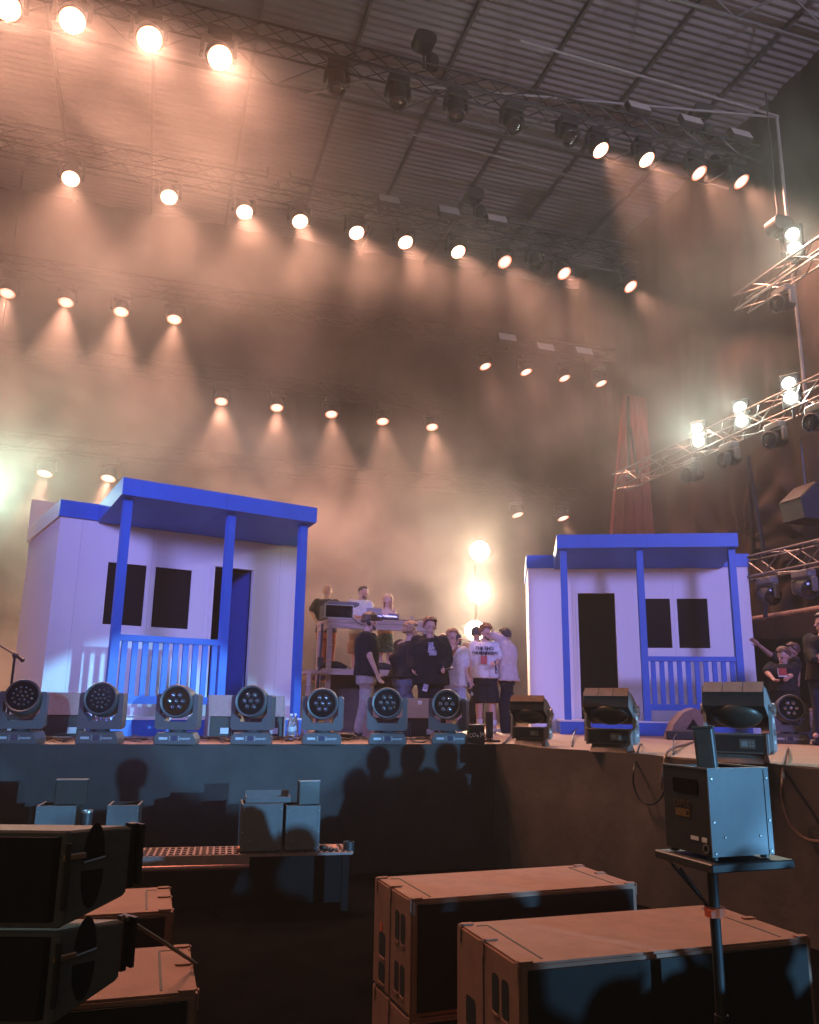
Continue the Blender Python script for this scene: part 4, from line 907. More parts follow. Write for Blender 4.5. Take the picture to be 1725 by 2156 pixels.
g = MB(); g.box((0.0,-0.025,ztab-0.168),(xr-0.01,0.03,ztab-0.077)); g.build('front_beam', M_ply, ris, bevel=0.006)
g = MB(); g.box((0.0,0.032,ztab-0.168),(0.06,0.94,ztab-0.077)); g.build('side_beam', M_ply, ris, bevel=0.006)
g = MB(); g.box((LT+0.001,-0.03,zpl-0.10),(xr,0.05,zpl)); g.box((-0.08,-0.031,zpl-0.101),(LT,-0.001,zpl+0.001)); g.build('platform_edge', M_ply, ris, bevel=0.005)
g = MB(); g.box((LT+0.002,0.051,zpl-0.09),(xr,0.84,zpl-0.01)); g.box((-0.05,0.93,zpl-0.16),(xr+0.3,3.2,zpl-0.07)); g.build('platform_deck', M_dkwood, ris)
for k in range(5):
    g = MB(); zz = (zpl-0.12)*(k+1)/5.0; y0 = -0.35+0.0*k+0.10*k
    g.box((LT+0.10,0.06+0.14*k,zz-0.03),(xr-0.3,0.30+0.14*k,zz)); g.box((LT+0.10,0.065+0.14*k,zz-(zpl-0.12)/5.0),(xr-0.3,0.08+0.14*k,zz-0.031)); g.build('step', M_dkwood, ris, bevel=0.004)
q = axes_local(on_plane(646,1418,A+EY*-0.2,EY)); g = MB(); g.box((q.x,-0.24,0),(q.x+0.06,-0.18,q.z)); g.build('step_post', M_ply, ris); g = MB(); g.box((q.x,-0.25,q.z),(q.x+0.34,0.5,q.z+0.05)); g.build('low_step', M_ply, ris); 
g = MB(); g.tube([(-0.09,0.02,ztab-0.1),(-0.10,0.02,zpl+0.4),(-0.13,0.02,zpl-0.3),(-0.12,0.0,0.05)],0.02,6); g.box((-0.15,-0.02,zpl+0.05),(-0.06,0.05,zpl+0.17)); g.build('side_stand', M_black, ris)
def tab(px, py, back=0.25):                              # a point on the tabletop plane, set back from the front edge
    p = on_plane(px,py,A+EY*back,EY); return axes_local(p)
def tthing(name,label,cat,px,back): 
    p = A+Matrix.Rotation(YAW,3,'Z')@Vector((tab(px,1295,back).x,back,0)); p.z = ZS+ztab+0.001; return thing(name,label,cat,p,YAW)
M_case = mat('flight_case_black', (0.03,0.028,0.03), 0.5, var=0.2); M_edge = mat('case_edge_aluminium', (0.55,0.53,0.52), 0.35, metal=0.85)
s_px = (A-CAM).length/FPX
def pxm(n): return n*s_px*1.02
c = tthing('rack_case','open rack flight case at the left end of the raised table','flight case',684,0.03); W,Hh = pxm(60),pxm(28)
g = MB(); g.box((0,0.0,0),(W,0.45,0.02)); g.box((0,0,Hh-0.02),(W,0.45,Hh)); g.box((0,0,0.021),(0.02,0.45,Hh-0.021)); g.box((W-0.02,0,0.021),(W,0.45,Hh-0.021)); g.build('shell', M_case, c)
g = MB(); 
for (a,b) in (((-0.004,-0.006,-0.0),(W+0.004,0.012,0.012)),((-0.004,-0.006,Hh-0.012),(W+0.004,0.012,Hh+0.002)),((-0.004,-0.0061,0.013),(0.012,0.0121,Hh-0.013)),((W-0.012,-0.0061,0.013),(W+0.004,0.0121,Hh-0.013))): g.box(a,b)
g.build('edge_trim', M_edge, c); g = MB(); g.box((0.025,0.06,0.025),(W-0.025,0.08,Hh-0.025)); g.build('rack_panel', M_void, c)
b_ = thing('keyboard_controller','long grey controller lying on the rack flight case','controller',c.location+Vector((0,0,Hh+0.004)),YAW); g = MB(); g.box((0.06,0.08,0),(W+0.12,0.40,0.055)); g.build('body', mat('device_grey',(0.12,0.12,0.15),0.4), b_, bevel=0.008); g = MB(); g.box((0.09,0.10,0.0555),(W+0.09,0.36,0.062)); g.build('keys', M_case, b_)
def laptop(px, w_, h, label, m, back, mark):
    t = tthing('laptop',label,'laptop',px,back); g = MB(); g.box((-w_/2,0,0),(w_/2,0.24,0.016)); g.build('base', m, t, bevel=0.004)
    l = MB(); l.prism(rounded(w_,h,0.012), -0.006, 0.0, 'y', Matrix.Translation((0,-0.002,0.018+h/2))); o = l.build('lid', m, t); o.rotation_euler = (radians(6),0,0)
    if mark: k = MB(); k.lathe([(0.017,0),(0.017,0.002)],16,Matrix.Translation((0,-0.010,0.018+h/2)) @ Matrix.Rotation(pi/2,4,'X')); k.box((0.002,-0.0103,0.038+h/2),(0.008,-0.008,0.046+h/2)); kk = k.build('lid_mark', M_case, o)
M_lap = mat('laptop_silver', (0.42,0.39,0.40), 0.35, metal=0.5)
laptop(787,pxm(33),pxm(26),'silver laptop with round mark on its lid, standing tallest on the raised table',M_lap,0.30,True)
laptop(829,pxm(25),pxm(16),'small grey laptop in front of the blonde woman',mat('laptop_grey',(0.20,0.17,0.17),0.4),0.32,False)
c = tthing('mixer','small black mixer with rows of knobs in front of the silver laptop','mixer',800,0.08); g = MB(); g.prism([(0,0),(0.26,0),(0.26,0.10),(0,0.055)],0,0.33,'x'); g.build('body', M_case, c, bevel=0.006)
g = MB()
for i in range(7):
    for j in range(4): g.lathe([(0.011,0),(0.009,0.018)],8,T((0.03+0.045*i,0.04+0.06*j,0.062+0.0105*j)))
g.build('knobs', M_edge, c)
c = tthing('drinking_glass','clear glass with pale rim near the right end of the raised table','glass',868,0.10); g = MB(); g.lathe([(0.03,0),(0.036,0.09),(0.033,0.09),(0.028,0.006)],14,cap=False); g.build('glass', mat('clear_plastic',(0.85,0.85,0.88),0.08,trans=0.85,spec=0.6,var=0.02), c, smooth=True)
M_cab = mat('cable_black', (0.02,0.019,0.019), 0.45, var=0.2)
def cable(pts, label, r=0.008, m=None, cat='cable', sub=8, jitter=0.0):
    P = [Vector(p) for p in pts]; out = []
    for i in range(len(P)-1):
        p0 = P[max(0,i-1)]; p1 = P[i]; p2 = P[i+1]; p3 = P[min(len(P)-1,i+2)]
        for k in range(sub):
            t = k/sub; out.append(0.5*((2*p1)+(p2-p0)*t+(2*p0-5*p1+4*p2-p3)*t*t+(3*p1-p0-3*p2+p3)*t**3))
    out.append(P[-1]); o0 = out[0].copy(); g = MB(); g.tube([p-o0 for p in out], r, 7); o = g.build('cable', m or M_cab, None, smooth=True); o.location = o0; tag(o,label,cat,'loose cables'); return o
zt_ = ZS+ztab
cable([A+EX*x+EY*y+UPV*(z-0*ZS) for x,y,z in ((0.30,-0.03,ztab+0.12),(0.42,-0.06,ztab-0.02),(0.55,-0.06,ztab-0.10),(0.70,-0.06,ztab-0.06),(0.78,-0.03,ztab+0.02),(0.80,0.05,ztab+0.03))],'cable looping down over the front beam of the raised table',0.007)
cable([A+EX*x+EY*y+UPV*(ztab+z) for x,y,z in ((0.62,0.1,0.012),(0.72,0.05,0.08),(0.9,0.12,0.10),(1.02,0.05,0.02),(1.2,0.1,0.03),(1.35,0.03,0.012),(1.5,0.06,0.02),(1.66,0.03,0.05),(1.76,0.05,0.012))],'tangle of cable lying among the devices on the raised table',0.007)
for x0,l,s in ((0.18,'black cloth bag heaped at the feet of the bald man',0.26),(1.0,'black bag lying on the platform under the skirt of the blonde woman',0.30)):
    g = MB(); ell(g,(0,0,0.06),(Vector((1,0,0)),Vector((0,1,0)),UPV),(s,0.15,0.07)); ell(g,(0.05,0.02,0.09),(Vector((1,0,0)),Vector((0,1,0)),UPV),(s*0.6,0.11,0.06)); o = remesh(g,'bag',M_cloth,None,0.02,3,0.02,7); o.location = A+EX*x0+EY*0.35+UPV*(zpl-0.012); o.rotation_euler=(0,0,YAW); tag(o,l,'bag')

# ================================================================ MOVERS ALONG THE STAGE FRONT
M_fl = mat('floor_mover_paint', (0.085,0.09,0.10), 0.45, var=0.10, scale=30, bump=0.05)
M_glass = mat('lens_dark_glass', (0.008,0.008,0.011), 0.12, spec=0.25, var=0.05)
M_cell = mat('lens_cell_chrome', (0.30,0.32,0.38), 0.10, metal=0.9)
M_plate = mat('base_label', (0.45,0.50,0.56), 0.6); M_disp = mat('base_display', (0.05,0.06,0.12), 0.2)
def floor_mover(px, py, s, label, yaw, tilt, pan, ncell=19, side_rust=False):
    p = on_z(px,py,ZS); t = thing('floor_mover', label, 'stage light', p, yaw, 'moving lights along the stage front')
    b = MB(); b.prism([(-0.225*s,0),(0.225*s,0),(0.235*s,0.06*s),(0.195*s,0.135*s),(-0.195*s,0.135*s),(-0.235*s,0.06*s)],-0.16*s,0.16*s,'y'); base = b.build('base', M_fl, t, bevel=0.008)
    g = MB(); g.box((-0.17*s,-0.163*s,0.055*s),(-0.075*s,-0.1605*s,0.082*s)); g.build('name_plate', M_plate, base)
    text_mesh('lettering','CHAUVET',0.028*s,M_plate,base,Matrix.Translation((0.115*s,-0.1615*s,0.066*s)) @ Matrix.Rotation(pi/2,4,'X'),0.001,0.001)
    g = MB(); g.box((-0.028*s,-0.163*s,0.045*s),(0.028*s,-0.1605*s,0.098*s)); g.build('display', M_disp, base)
    for sx_ in (-0.05,0.05):
        g = MB()
        for sz in (0.05,0.07,0.09): g.lathe([(0.006*s,0),(0.005*s,0.003)],8,T((sx_*s,-0.1605*s,sz*s),rx=pi/2))
        g.build('button_row', M_plate, base)
    g = MB(); g.lathe([(0.10*s,0.1355*s),(0.09*s,0.16*s)],20); g.build('swivel', M_fix, t)
    W,Tk = 0.245*s,0.055*s
    u = MB(); inn = [(-W+Tk,0.56*s),(-W+Tk,0.33*s),(-W+Tk+0.05*s,0.28*s),(-W+Tk+0.06*s,0.25*s),(W-Tk-0.06*s,0.25*s),(W-Tk-0.05*s,0.28*s),(W-Tk,0.33*s),(W-Tk,0.56*s)]
    out_ = [(W,0.56*s),(W,0.19*s),(W-0.03*s,0.161*s),(-W+0.03*s,0.161*s),(-W,0.19*s),(-W,0.56*s)]
    # U-shaped yoke from three butted pieces so that every face stays convex
    u.prism([(-W,0.25*s),(-W,0.19*s),(-W+0.03*s,0.161*s),(W-0.03*s,0.161*s),(W,0.19*s),(W,0.25*s)],-0.085*s,0.085*s,'y')
    for sg in (-1,1):
        pl = [(sg*W,0.2505*s),(sg*W,0.54*s),(sg*(W-0.02*s),0.56*s),(sg*(W-Tk),0.56*s),(sg*(W-Tk),0.34*s),(sg*(W-Tk-0.05*s),0.29*s),(sg*(W-Tk-0.06*s),0.2505*s)]
        u.prism(pl if sg<0 else pl[::-1],-0.085*s,0.085*s,'y')
    yk = u.build('yoke', M_fl, t); yk.rotation_euler = (0,0,pan)
    # clips: dark recesses on the inner faces
    h = MB(); h.lathe([(0.10*s,-0.20*s),(0.165*s,-0.17*s),(0.185*s,-0.02*s),(0.188*s,0.13*s),(0.178*s,0.150*s),(0.160*s,0.140*s),(0.158*s,0.120*s)],32); hd = h.build('head', M_fl, yk, smooth=True); hd.location=(0,0,0.475*s); hd.rotation_euler = (pi/2-tilt,0,0)
    l = MB(); l.lathe([(0.157*s,0.122*s),(0.150*s,0.126*s)],32); l.build('lens', M_glass, hd)
    c = MB()
    for (a,b2) in (LED19 if ncell==19 else LED19[:7]):
        r = (0.021 if ncell==19 else 0.036)*s; k = 0.148*(1.0 if ncell==19 else 1.55)*0.92*s; c.lathe([(r,0.124*s),(r*0.94,0.124*s+r*0.35),(r*0.74,0.124*s+r*0.68),(r*0.42,0.124*s+r*0.91),(r*0.05,0.124*s+r)],12,Matrix.Translation((a*k,b2*k,0)))
    c.build('lens_cells', M_cell, hd, smooth=True)
    return t
YF = YAW
for px,py,s,l,tl,pn,nc in ((40,1566,0.98,'leftmost mover on the stage edge, near the microphone stand',0.28,0.20,19),(210,1566,0.98,'second mover from the left on the stage edge, bottles behind it',0.16,-0.02,19),(372,1567,0.98,'third mover from the left, in front of the porch railing',0.02,-0.14,7),
    (530,1567,0.98,'fourth mover from the left, in front of a pink-lit monitor',0.13,-0.18,7),(678,1567,0.98,'fifth mover from the left, in front of the platform steps',-0.02,-0.06,7),(815,1567,0.98,'sixth mover from the left, in front of a lilac-lit monitor',0.12,-0.12,7),(945,1566,0.98,'seventh mover from the left, at the corner of the stage',0.10,-0.35,7)):
    floor_mover(px,py,s*0.94,l,0.06,tl,pn,nc)
floor_mover(1668,1566,0.95,'mover half hidden behind the largest tilted flood',-0.5,0.1,0.3,7)

# ================================================================ WEDGE MONITORS
M_wedge = mat('wedge_paint', (0.26,0.20,0.20), 0.55, var=0.12, scale=30, bump=0.06, bscale=150); M_grill = mat('wedge_dark_back', (0.018,0.017,0.017), 0.6)
def wedge(pxl, pxr, py, label, yaw=None):
    a, b = on_z(pxl,py,ZS), on_z(pxr,py,ZS); W = (b-a).length; yw = atan2((b-a).y,(b-a).x) if yaw is None else yaw
    t = thing('monitor_wedge', label, 'stage monitor', a, yw, 'monitor wedges behind the movers'); Hh = 0.27; top = 0.52
    for x0,x1 in ((0,0.02),(W-0.02,W)):
        g = MB(); g.prism([(0,0),(0.52,0),(0.52,0.10),(0.24,top),(0.14,top),(0.0,Hh)],x0,x1,'x'); g.build('side_cheek', M_wedge, t, bevel=0.004)
    g = MB(); g.prism([(0.04,Hh+0.004),(0.16,top-0.02),(0.22,top-0.01),(0.5,0.1),(0.5,0.03),(0.04,0.03)],0.021,W-0.021,'x'); g.build('cabinet', M_grill, t)
    g = MB(); g.prism([(0.002,Hh),(0.016,Hh-0.006),(0.155,top-0.004),(0.141,top+0.003)],0.021,W-0.021,'x'); g.build('top_panel', M_wedge, t)
    g = MB(); g.prism([(0.142,top-0.012),(0.236,top-0.012),(0.236,top+0.002),(0.156,top+0.002)],0.021,W-0.021,'x'); g.build('upper_edge', M_wedge, t)
    g = MB()
    for i in range(9): g.box((W*0.30+i*0.028,0.012,0.04),(W*0.30+i*0.028+0.012,0.039,0.23))
    g.build('heat_sink', M_fl, t)
    for x in (0.16,0.80): g = MB(); g.box((W*x,0.022,0.06),(W*x+0.10,0.0385,0.13)); g.build('connector_plate', M_plate, t)
    text_mesh('lettering','d&b',0.05,mat('print_wedge',(0.12,0.09,0.10),0.6),t,Matrix.Translation((W*0.5,0.073,0.40)) @ Matrix.Rotation(radians(62),4,'X'),0.001) if False else None
    return t
wedge(-22,178,1556,'pink-lit monitor wedge behind the two leftmost movers'); wedge(436,600,1556,'pink-lit monitor wedge in front of the open hut door'); 
t = wedge(786,928,1557,'lilac-lit monitor wedge with a small sticker, in front of the group'); g = MB(); g.box((0.62,0.060,0.44),(0.68,0.064,0.49),None); o = g.build('sticker', mat('paper_white'), t); o.rotation_euler=(0,0,0)
def side_wedge(px, py, yaw, label, s=1.0):
    p = on_z(px,py,ZS); t = thing('monitor_wedge', label, 'stage monitor', p, yaw, 'monitor wedges on the right wing')
    prof = [(-0.30*s,0),(0.30*s,0),(0.33*s,0.10*s),(0.17*s,0.45*s),(0.10*s,0.47*s),(-0.06*s,0.40*s),(-0.20*s,0.24*s)]
    m = MB(); m.prism(prof,0.02,0.62*s,'y'); m.build('cabinet', M_wedge, t, bevel=0.006)
    c = MB(); c.prism(prof,0,0.018,'y'); ck = c.build('side_cheek', mat('wedge_side_brown',(0.20,0.13,0.10),0.6,var=0.2,scale=15), t)
    g = MB(); g.prism([(-0.04*s,0.15*s),(0.17*s,0.15*s),(0.075*s,0.31*s)],-0.003,0.0,'y'); g.build('handle_recess', M_void, t)
    g = MB(); g.box((-0.34*s,-0.10,0),(0.10*s,-0.004,0.13*s)); g.build('connector_box', M_grill, t, bevel=0.01)
    return t
side_wedge(1452,1558,-0.15,'wedge monitor with a triangular handle, in front of the right hut',0.95); side_wedge(1716,1556,-0.2,'wedge monitor cut by the right edge of the picture',1.0)
# small loudspeaker lid leaning
p = on_z(1492,1556,ZS); t = thing('small_case','small dark case standing behind the largest tilted flood','case',p,-0.3); g = MB(); g.box((-0.04,-0.1,0),(0.03,0.12,0.34)); g.build('case_body', M_wedge, t, bevel=0.006); g = MB(); g.box((0.031,-0.08,0.05),(0.034,0.1,0.3)); g.build('panel', M_grill, t)

# ================================================================ TILTED FLOODS ON THE WING
M_flbody = mat('flood_body_brown', (0.15,0.115,0.098), 0.5, var=0.15, scale=20); M_flarm = mat('flood_arm_grey', (0.28,0.30,0.31), 0.45, var=0.1); M_fltop = mat('flood_vane_tan', (0.30,0.19,0.145), 0.6, var=0.2, scale=12)
def tilted_flood(px, py, s, label, yaw):
    p = on_z(px,py,ZS); t = thing('tilted_flood', label, 'stage light', p, yaw, 'tilted floods on the wing edge')
    g = MB(); g.prism([(-0.15,0),(0.15,0),(0.06,0.075),(-0.06,0.075)],-0.24*s,0.24*s,'x'); g.build('foot', M_flbody, t)
    g = MB(); g.box((-0.27*s,-0.13*s,0.077),(0.27*s,0.13*s,0.077+0.19*s)); bb = g.build('base', M_flbody, t, bevel=0.004)
    z0 = 0.077; z1 = z0+0.19*s
    for sg in (-1,1): g = MB(); g.box((sg*0.285*s-0.015*s,-0.14*s,z0-0.005),(sg*0.285*s+0.015*s,0.14*s,z1+0.006)); g.build('end_cheek', M_wedge, t, bevel=0.004)
    g = MB(); g.box((-0.25*s,-0.1325*s,z0+0.012),(0.25*s,-0.1305*s,z1-0.012)); g.build('front_plate', M_grill, bb)
    g = MB(); g.box((0.02*s,-0.136*s,z0+0.05*s),(0.17*s,-0.1328*s,z0+0.14*s)); g.build('display', M_flbody, bb); g = MB(); g.box((0.04*s,-0.138*s,z0+0.07*s),(0.10*s,-0.1365*s,z0+0.12*s)); g.build('screen', M_flarm, bb)
    for i in range(4): g = MB(); g.box((0.115*s+0.026*(i%2)*s,-0.138*s,z0+(0.07+0.03*(i//2))*s),(0.13*s+0.026*(i%2)*s,-0.1365*s,z0+(0.085+0.03*(i//2))*s)); g.build('button', M_flarm, bb)
    for sg in (-1,1):
        g = MB(); pr_ = [(-0.10*s,z0+0.02),(0.10*s,z0+0.02),(0.085*s,z0+0.26*s),(0.045*s,z0+0.46*s),(-0.045*s,z0+0.46*s),(-0.085*s,z0+0.26*s)]
        g.prism(pr_,sg*0.318*s-0.016*s,sg*0.318*s+0.016*s,'x'); ar = g.build('yoke_arm', M_flarm, t)
        k = MB(); k.lathe([(0.062*s,0),(0.062*s,0.02),(0.050*s,0.022),(0.046*s,0.01)],20,T((sg*0.335*s,0,z0+0.43*s),ry=sg*pi/2)); k.build('tilt_knob', M_edge, ar, smooth=True)
        k = MB(); k.box((sg*0.335*s-0.001,-0.035*s,z0+0.30*s),(sg*0.337*s,0.035*s,z0+0.345*s)); k.box((sg*0.335*s-0.001,-0.04*s,z0+0.10*s),(sg*0.337*s,0.04*s,z0+0.13*s)); k.build('sticker', mat('paper_white'), ar)
        if sg > 0:
            text_mesh('lettering','CE',0.085*s,M_black,ar,Matrix.Translation((0.337*s,0,z0+0.205*s)) @ Matrix.Rotation(pi/2,4,'Z') @ Matrix.Rotation(pi/2,4,'X'),0.001)
    hd = thing('head', None, None, (0,0,0)); hd.parent = t
    bpy.data.objects.remove(hd)
    # tilting head: shallow box with sloped vanes on top, round reflector bowl beneath
    R = T((0,0,z0+0.43*s), rx=radians(-33))
    g = MB(); prf = [(-0.26*s,0.05*s),(-0.20*s,-0.09*s),(0.20*s,-0.09*s),(0.26*s,0.05*s),(0.26*s,0.11*s),(-0.26*s,0.11*s)]
    g.prism([(y,z) for y,z in prf],-0.295*s,0.295*s,'x',R); hd = g.build('head', M_grill, t)
    g = MB(); vs=[(-0.30*s,-0.265*s,0.052*s),(0.30*s,-0.265*s,0.052*s),(0.30*s,-0.265*s,0.112*s),(-0.30*s,-0.265*s,0.112*s)]
    for i in range(3):
        x0 = (-0.29+0.195*i)*s; g.add([(x0,-0.262*s,0.03*s),(x0+0.188*s,-0.262*s,0.03*s),(x0+0.20*s,-0.325*s+0.04*s,0.135*s),(x0+0.012*s,-0.325*s+0.04*s,0.135*s),(x0,-0.268*s,0.03*s),(x0+0.188*s,-0.268*s,0.03*s),(x0+0.20*s,-0.331*s+0.04*s,0.135*s),(x0+0.012*s,-0.331*s+0.04*s,0.135*s)],[(0,1,2,3),(7,6,5,4),(0,4,5,1),(1,5,6,2),(2,6,7,3),(3,7,4,0)],R)
    g.build('barn_door', M_fltop, hd)
    g = MB(); g.box((-0.305*s,-0.20*s,0.112*s),(0.305*s,0.255*s,0.125*s),R); g.build('front_frame', M_flarm, hd)
    for sg in (-1,1): g = MB(); g.prism([(y,z) for y,z in prf],sg*0.296*s-(0.004 if sg<0 else 0),sg*0.296*s+(0.004 if sg>0 else 0),'x',R); g.build('head_side', M_flarm if sg>0 else M_flbody, hd)
    g = MB(); ell(g,R@Vector((0,-0.02*s,-0.085*s)),(Vector((1,0,0)),Vector((0,0.85,-0.5)),Vector((0,0.5,0.85))),(0.25*s,0.19*s,0.11*s),24,12); g.build('reflector_bowl', mat('reflector_dark_bronze',(0.06,0.052,0.04),0.4,metal=0.3), hd, smooth=True)
    return t
wy = atan2(wd.y,wd.x)
tilted_flood(1120,1570,0.69,'smallest-looking tilted flood, at the corner of the stage beside the black canister',-0.50); tilted_flood(1290,1583,0.79,'middle tilted flood on the wing edge, in front of the right hut door',-0.55); tilted_flood(1562,1605,0.84,'largest tilted flood with pale sticker arm, above the box on the stand',-0.58)

# ================================================================ SMALL THINGS ON THE DECK
M_pet = mat('clear_plastic'); M_cap = mat('bottle_cap', (0.75,0.76,0.80), 0.5); M_lab = mat('bottle_label', (0.45,0.50,0.62), 0.6, var=0.4)
def bottle(px, py, label, k=1.0, D=None):
    p = on_z(px,py,ZS); t = thing('water_bottle', label, 'bottle', p, random.uniform(0,6), 'clear water bottles on the stage')
    g = MB(); g.lathe([(0.038*k,0.003),(0.043*k,0.02),(0.041*k,0.07),(0.043*k,0.08),(0.043*k,0.16),(0.041*k,0.19),(0.032*k,0.225),(0.016*k,0.26),(0.015*k,0.285)],16); g.build('bottle', M_pet, t, smooth=True)
    g = MB(); g.lathe([(0.018*k,0.2855),(0.018*k,0.31)],12); g.build('cap', M_cap, t)
    g = MB(); g.lathe([(0.0445*k,0.10),(0.0445*k,0.155)],16,cap=False); g.build('label', M_lab, t)
for px,py,l in ((611,1558,'clear bottle standing left in the pair beside the steps'),(620,1556,'clear bottle standing right in the pair beside the steps'),(640,1556,'lone clear bottle at the foot of the right porch post'),(192,1553,'clear bottle seen under the second mover, leftmost of the cluster'),(202,1555,'clear bottle seen under the second mover, second of the cluster'),(212,1553,'clear bottle seen under the second mover, third of the cluster'),(222,1555,'clear bottle seen under the second mover, rightmost of the cluster')): bottle(px,py,l)
# microphone stand
p = on_z(9,1563,ZS); t = thing('microphone_stand','black microphone stand with boom at the left edge','microphone stand',p,0); s = p.length/FPX
g = MB(); g.tube([(0,0,0.02),(0,0,0.90)],0.013,10); g.tube([(0,0,0.86),(0,0,0.91)],0.022,10); g.build('upright', M_mic, t, smooth=True); g = MB(); g.lathe([(0.13,0),(0.125,0.02),(0.03,0.03)],24); g.build('foot', M_mic, t, smooth=True)
g = MB(); g.tube([(-0.22,0.0,1.02),(0.03,0,0.885)],0.010,8); g.tube([(-0.015,0,0.905),(0.03,0,0.885)],0.028,10); g.build('boom', M_mic, t, smooth=True); g = MB(); g.tube([(0.03,0,0.885),(0.10,-0.01,0.835)],[0.018,0.024],12); g.build('microphone_head', M_mic, t, smooth=True)
# canister and its control box
p = on_z(1004,1566,ZS); t = thing('jet_control_box','black box with white hand lettering beside the upright canister','box',p,0.05); s = (p-CAM).length/FPX
W,Hh = 33*s,37*s; g = MB(); g.box((-W/2,0,0),(W/2,0.16,Hh)); g.build('case_body', M_black, t, bevel=0.006); g = MB(); g.box((-W/2-0.004,-0.004,Hh-0.018),(W/2+0.004,0.164,Hh+0.004)); g.build('lid', M_fl, t, bevel=0.004)
text_mesh('lettering','CO₂ Jet',0.062,mat('paint_white',(0.85,0.85,0.85),0.6,emit=None),t,Matrix.Translation((0.005,-0.003,Hh*0.48)) @ Matrix.Rotation(radians(-10),4,'Y') @ Matrix.Rotation(pi/2,4,'X'),0.002,0.0012)
g = MB(); g.box((-W/2-0.003,-0.003,Hh*0.55),(-W/2+0.02,-0.0005,Hh*0.8)); g.build('green_strip', mat('tape_green',(0.05,0.22,0.06),0.6), t)
p = on_z(1031,1562,ZS); t = thing('jet_canister','upright black tube with open rim beside the lettered box','canister',p); h_ = 62*s; r = 8*s
g = MB(); g.lathe([(r*0.8,0.0),(r*0.8,0.04),(r,0.05),(r,h_),(r*0.86,h_),(r*0.84,h_-0.05)],20); g.build('tube', M_fix, t, smooth=True); g = MB(); g.box((-0.09,-0.05,0),(0.13,0.07,0.02)); g.build('foot_plate', M_black, t)
# cables along the front edge
rnd = random.Random(3)
for i,(a,b,l) in enumerate(((85,175,'between the first and second movers'),(250,335,'between the second and third movers'),(410,490,'between the third and fourth movers'),(570,640,'between the fourth and fifth movers'),(715,780,'between the fifth and sixth movers'),(850,910,'between the sixth and seventh movers'),(975,1040,'right of the seventh mover'))):
    for k in range(3):
        pts = [on_z(a+(b-a)*u+rnd.uniform(-6,6), 1561+rnd.uniform(-4,5), ZS)+UPV*(0.012+0.015*abs(sin(u*5+k))+0.012*k) for u in (0,0.2,0.4,0.6,0.8,1.0)]
        o = cable(pts, 'loose cable among those lying '+l, 0.009, mat('cable_brown',(0.05,0.035,0.028),0.4) if k else M_cab); o['group'] = 'cables lying '+l
c = on_z(757,1551,ZS)
g = MB(); ell(g,(0,0,0.05),(Vector((1,0,0)),Vector((0,1,0)),UPV),(0.11,0.05,0.045)); o = remesh(g,'cable_connector',M_cab,None,0.01,2,0.006,20); o.location = on_z(730,1560,ZS); tag(o,'black lump of cable plugs in front of the pale trousers','cable plug')
def skirt_pt(px, py, off=0.10): 
    n = Vector((wd.y,-wd.x,0)); n = n if n.y < 0 else -n
    return on_plane(px,py,cor+n*(0.035+off),n)
def deck_pt(px,py): return on_z(px,py,ZS)+UPV*0.012
cable([deck_pt(1352,1570),deck_pt(1347,1582)+UPV*0.04,skirt_pt(1336,1615),skirt_pt(1335,1655),skirt_pt(1350,1686),skirt_pt(1372,1693),skirt_pt(1392,1680),skirt_pt(1405,1650,0.14)],'thin cable hanging in a loop over the wing skirt',0.010)
cable([deck_pt(1498,1552),deck_pt(1450,1568),deck_pt(1410,1590)+UPV*0.03,skirt_pt(1398,1612),skirt_pt(1393,1660)],'thick cable running from the largest flood down behind the box on the stand',0.014,mat('cable_tan',(0.16,0.10,0.07),0.4))
cable([deck_pt(1660,1578),deck_pt(1655,1604)+UPV*0.03,skirt_pt(1648,1640),skirt_pt(1650,1690),skirt_pt(1668,1740),skirt_pt(1700,1768),skirt_pt(1740,1772)],'cable hanging down the wing skirt at right edge',0.013,mat('cable_tan'))
cable([deck_pt(1205,1573),deck_pt(1210,1553)+UPV*0.05,deck_pt(1225,1542)+UPV*0.12,deck_pt(1242,1548)+UPV*0.10],'stiff cable arching up to the middle tilted flood',0.009)
cable([deck_pt(1418,1590),deck_pt(1422,1562)+UPV*0.06,deck_pt(1445,1550)+UPV*0.10,deck_pt(1500,1545)+UPV*0.10],'stiff cable arching up to the largest tilted flood',0.009)
cable([deck_pt(1060,1568),deck_pt(1075,1556)+UPV*0.02,deck_pt(1086,1550)+UPV*0.04],'pair of cables reaching the smallest-looking tilted flood',0.012)
# road cases in the wing
def road_case(px, py, w_, d, h, label, yaw=0.15):
    p = on_z(px,py,ZS); t = thing('road_case', label, 'flight case', p, yaw); g = MB(); g.box((0,0,0.08),(w_,d,h)); g.build('case_body', M_case, t)
    e = MB(); 
    for x in (0,w_): e.box((x-0.012,-0.012,0.08),(x+0.012,0.012,h))
    for z in (0.08,h*0.68,h): e.box((0.0125,-0.011,z-0.011),(w_-0.0125,0.011,z+0.011))
    e.build('edge_trim', M_edge, t); l = MB(); l.box((w_*0.3,-0.012,h*0.4),(w_*0.45,-0.004,h*0.52)); l.build('latch', M_edge, t)
    for x in (0.08,w_-0.08): c_ = MB(); c_.lathe([(0.04,0),(0.04,0.03)],12,T((x,0.1,0.04),ry=pi/2)); c_.build('caster', M_black, t)
road_case(1672,1533,1.3,0.6,0.95,'tall dark road case in the wing behind the person with the red print'); road_case(1655,1538,1.4,0.5,0.42,'low road case with pale aluminium edges in the right wing',0.1)

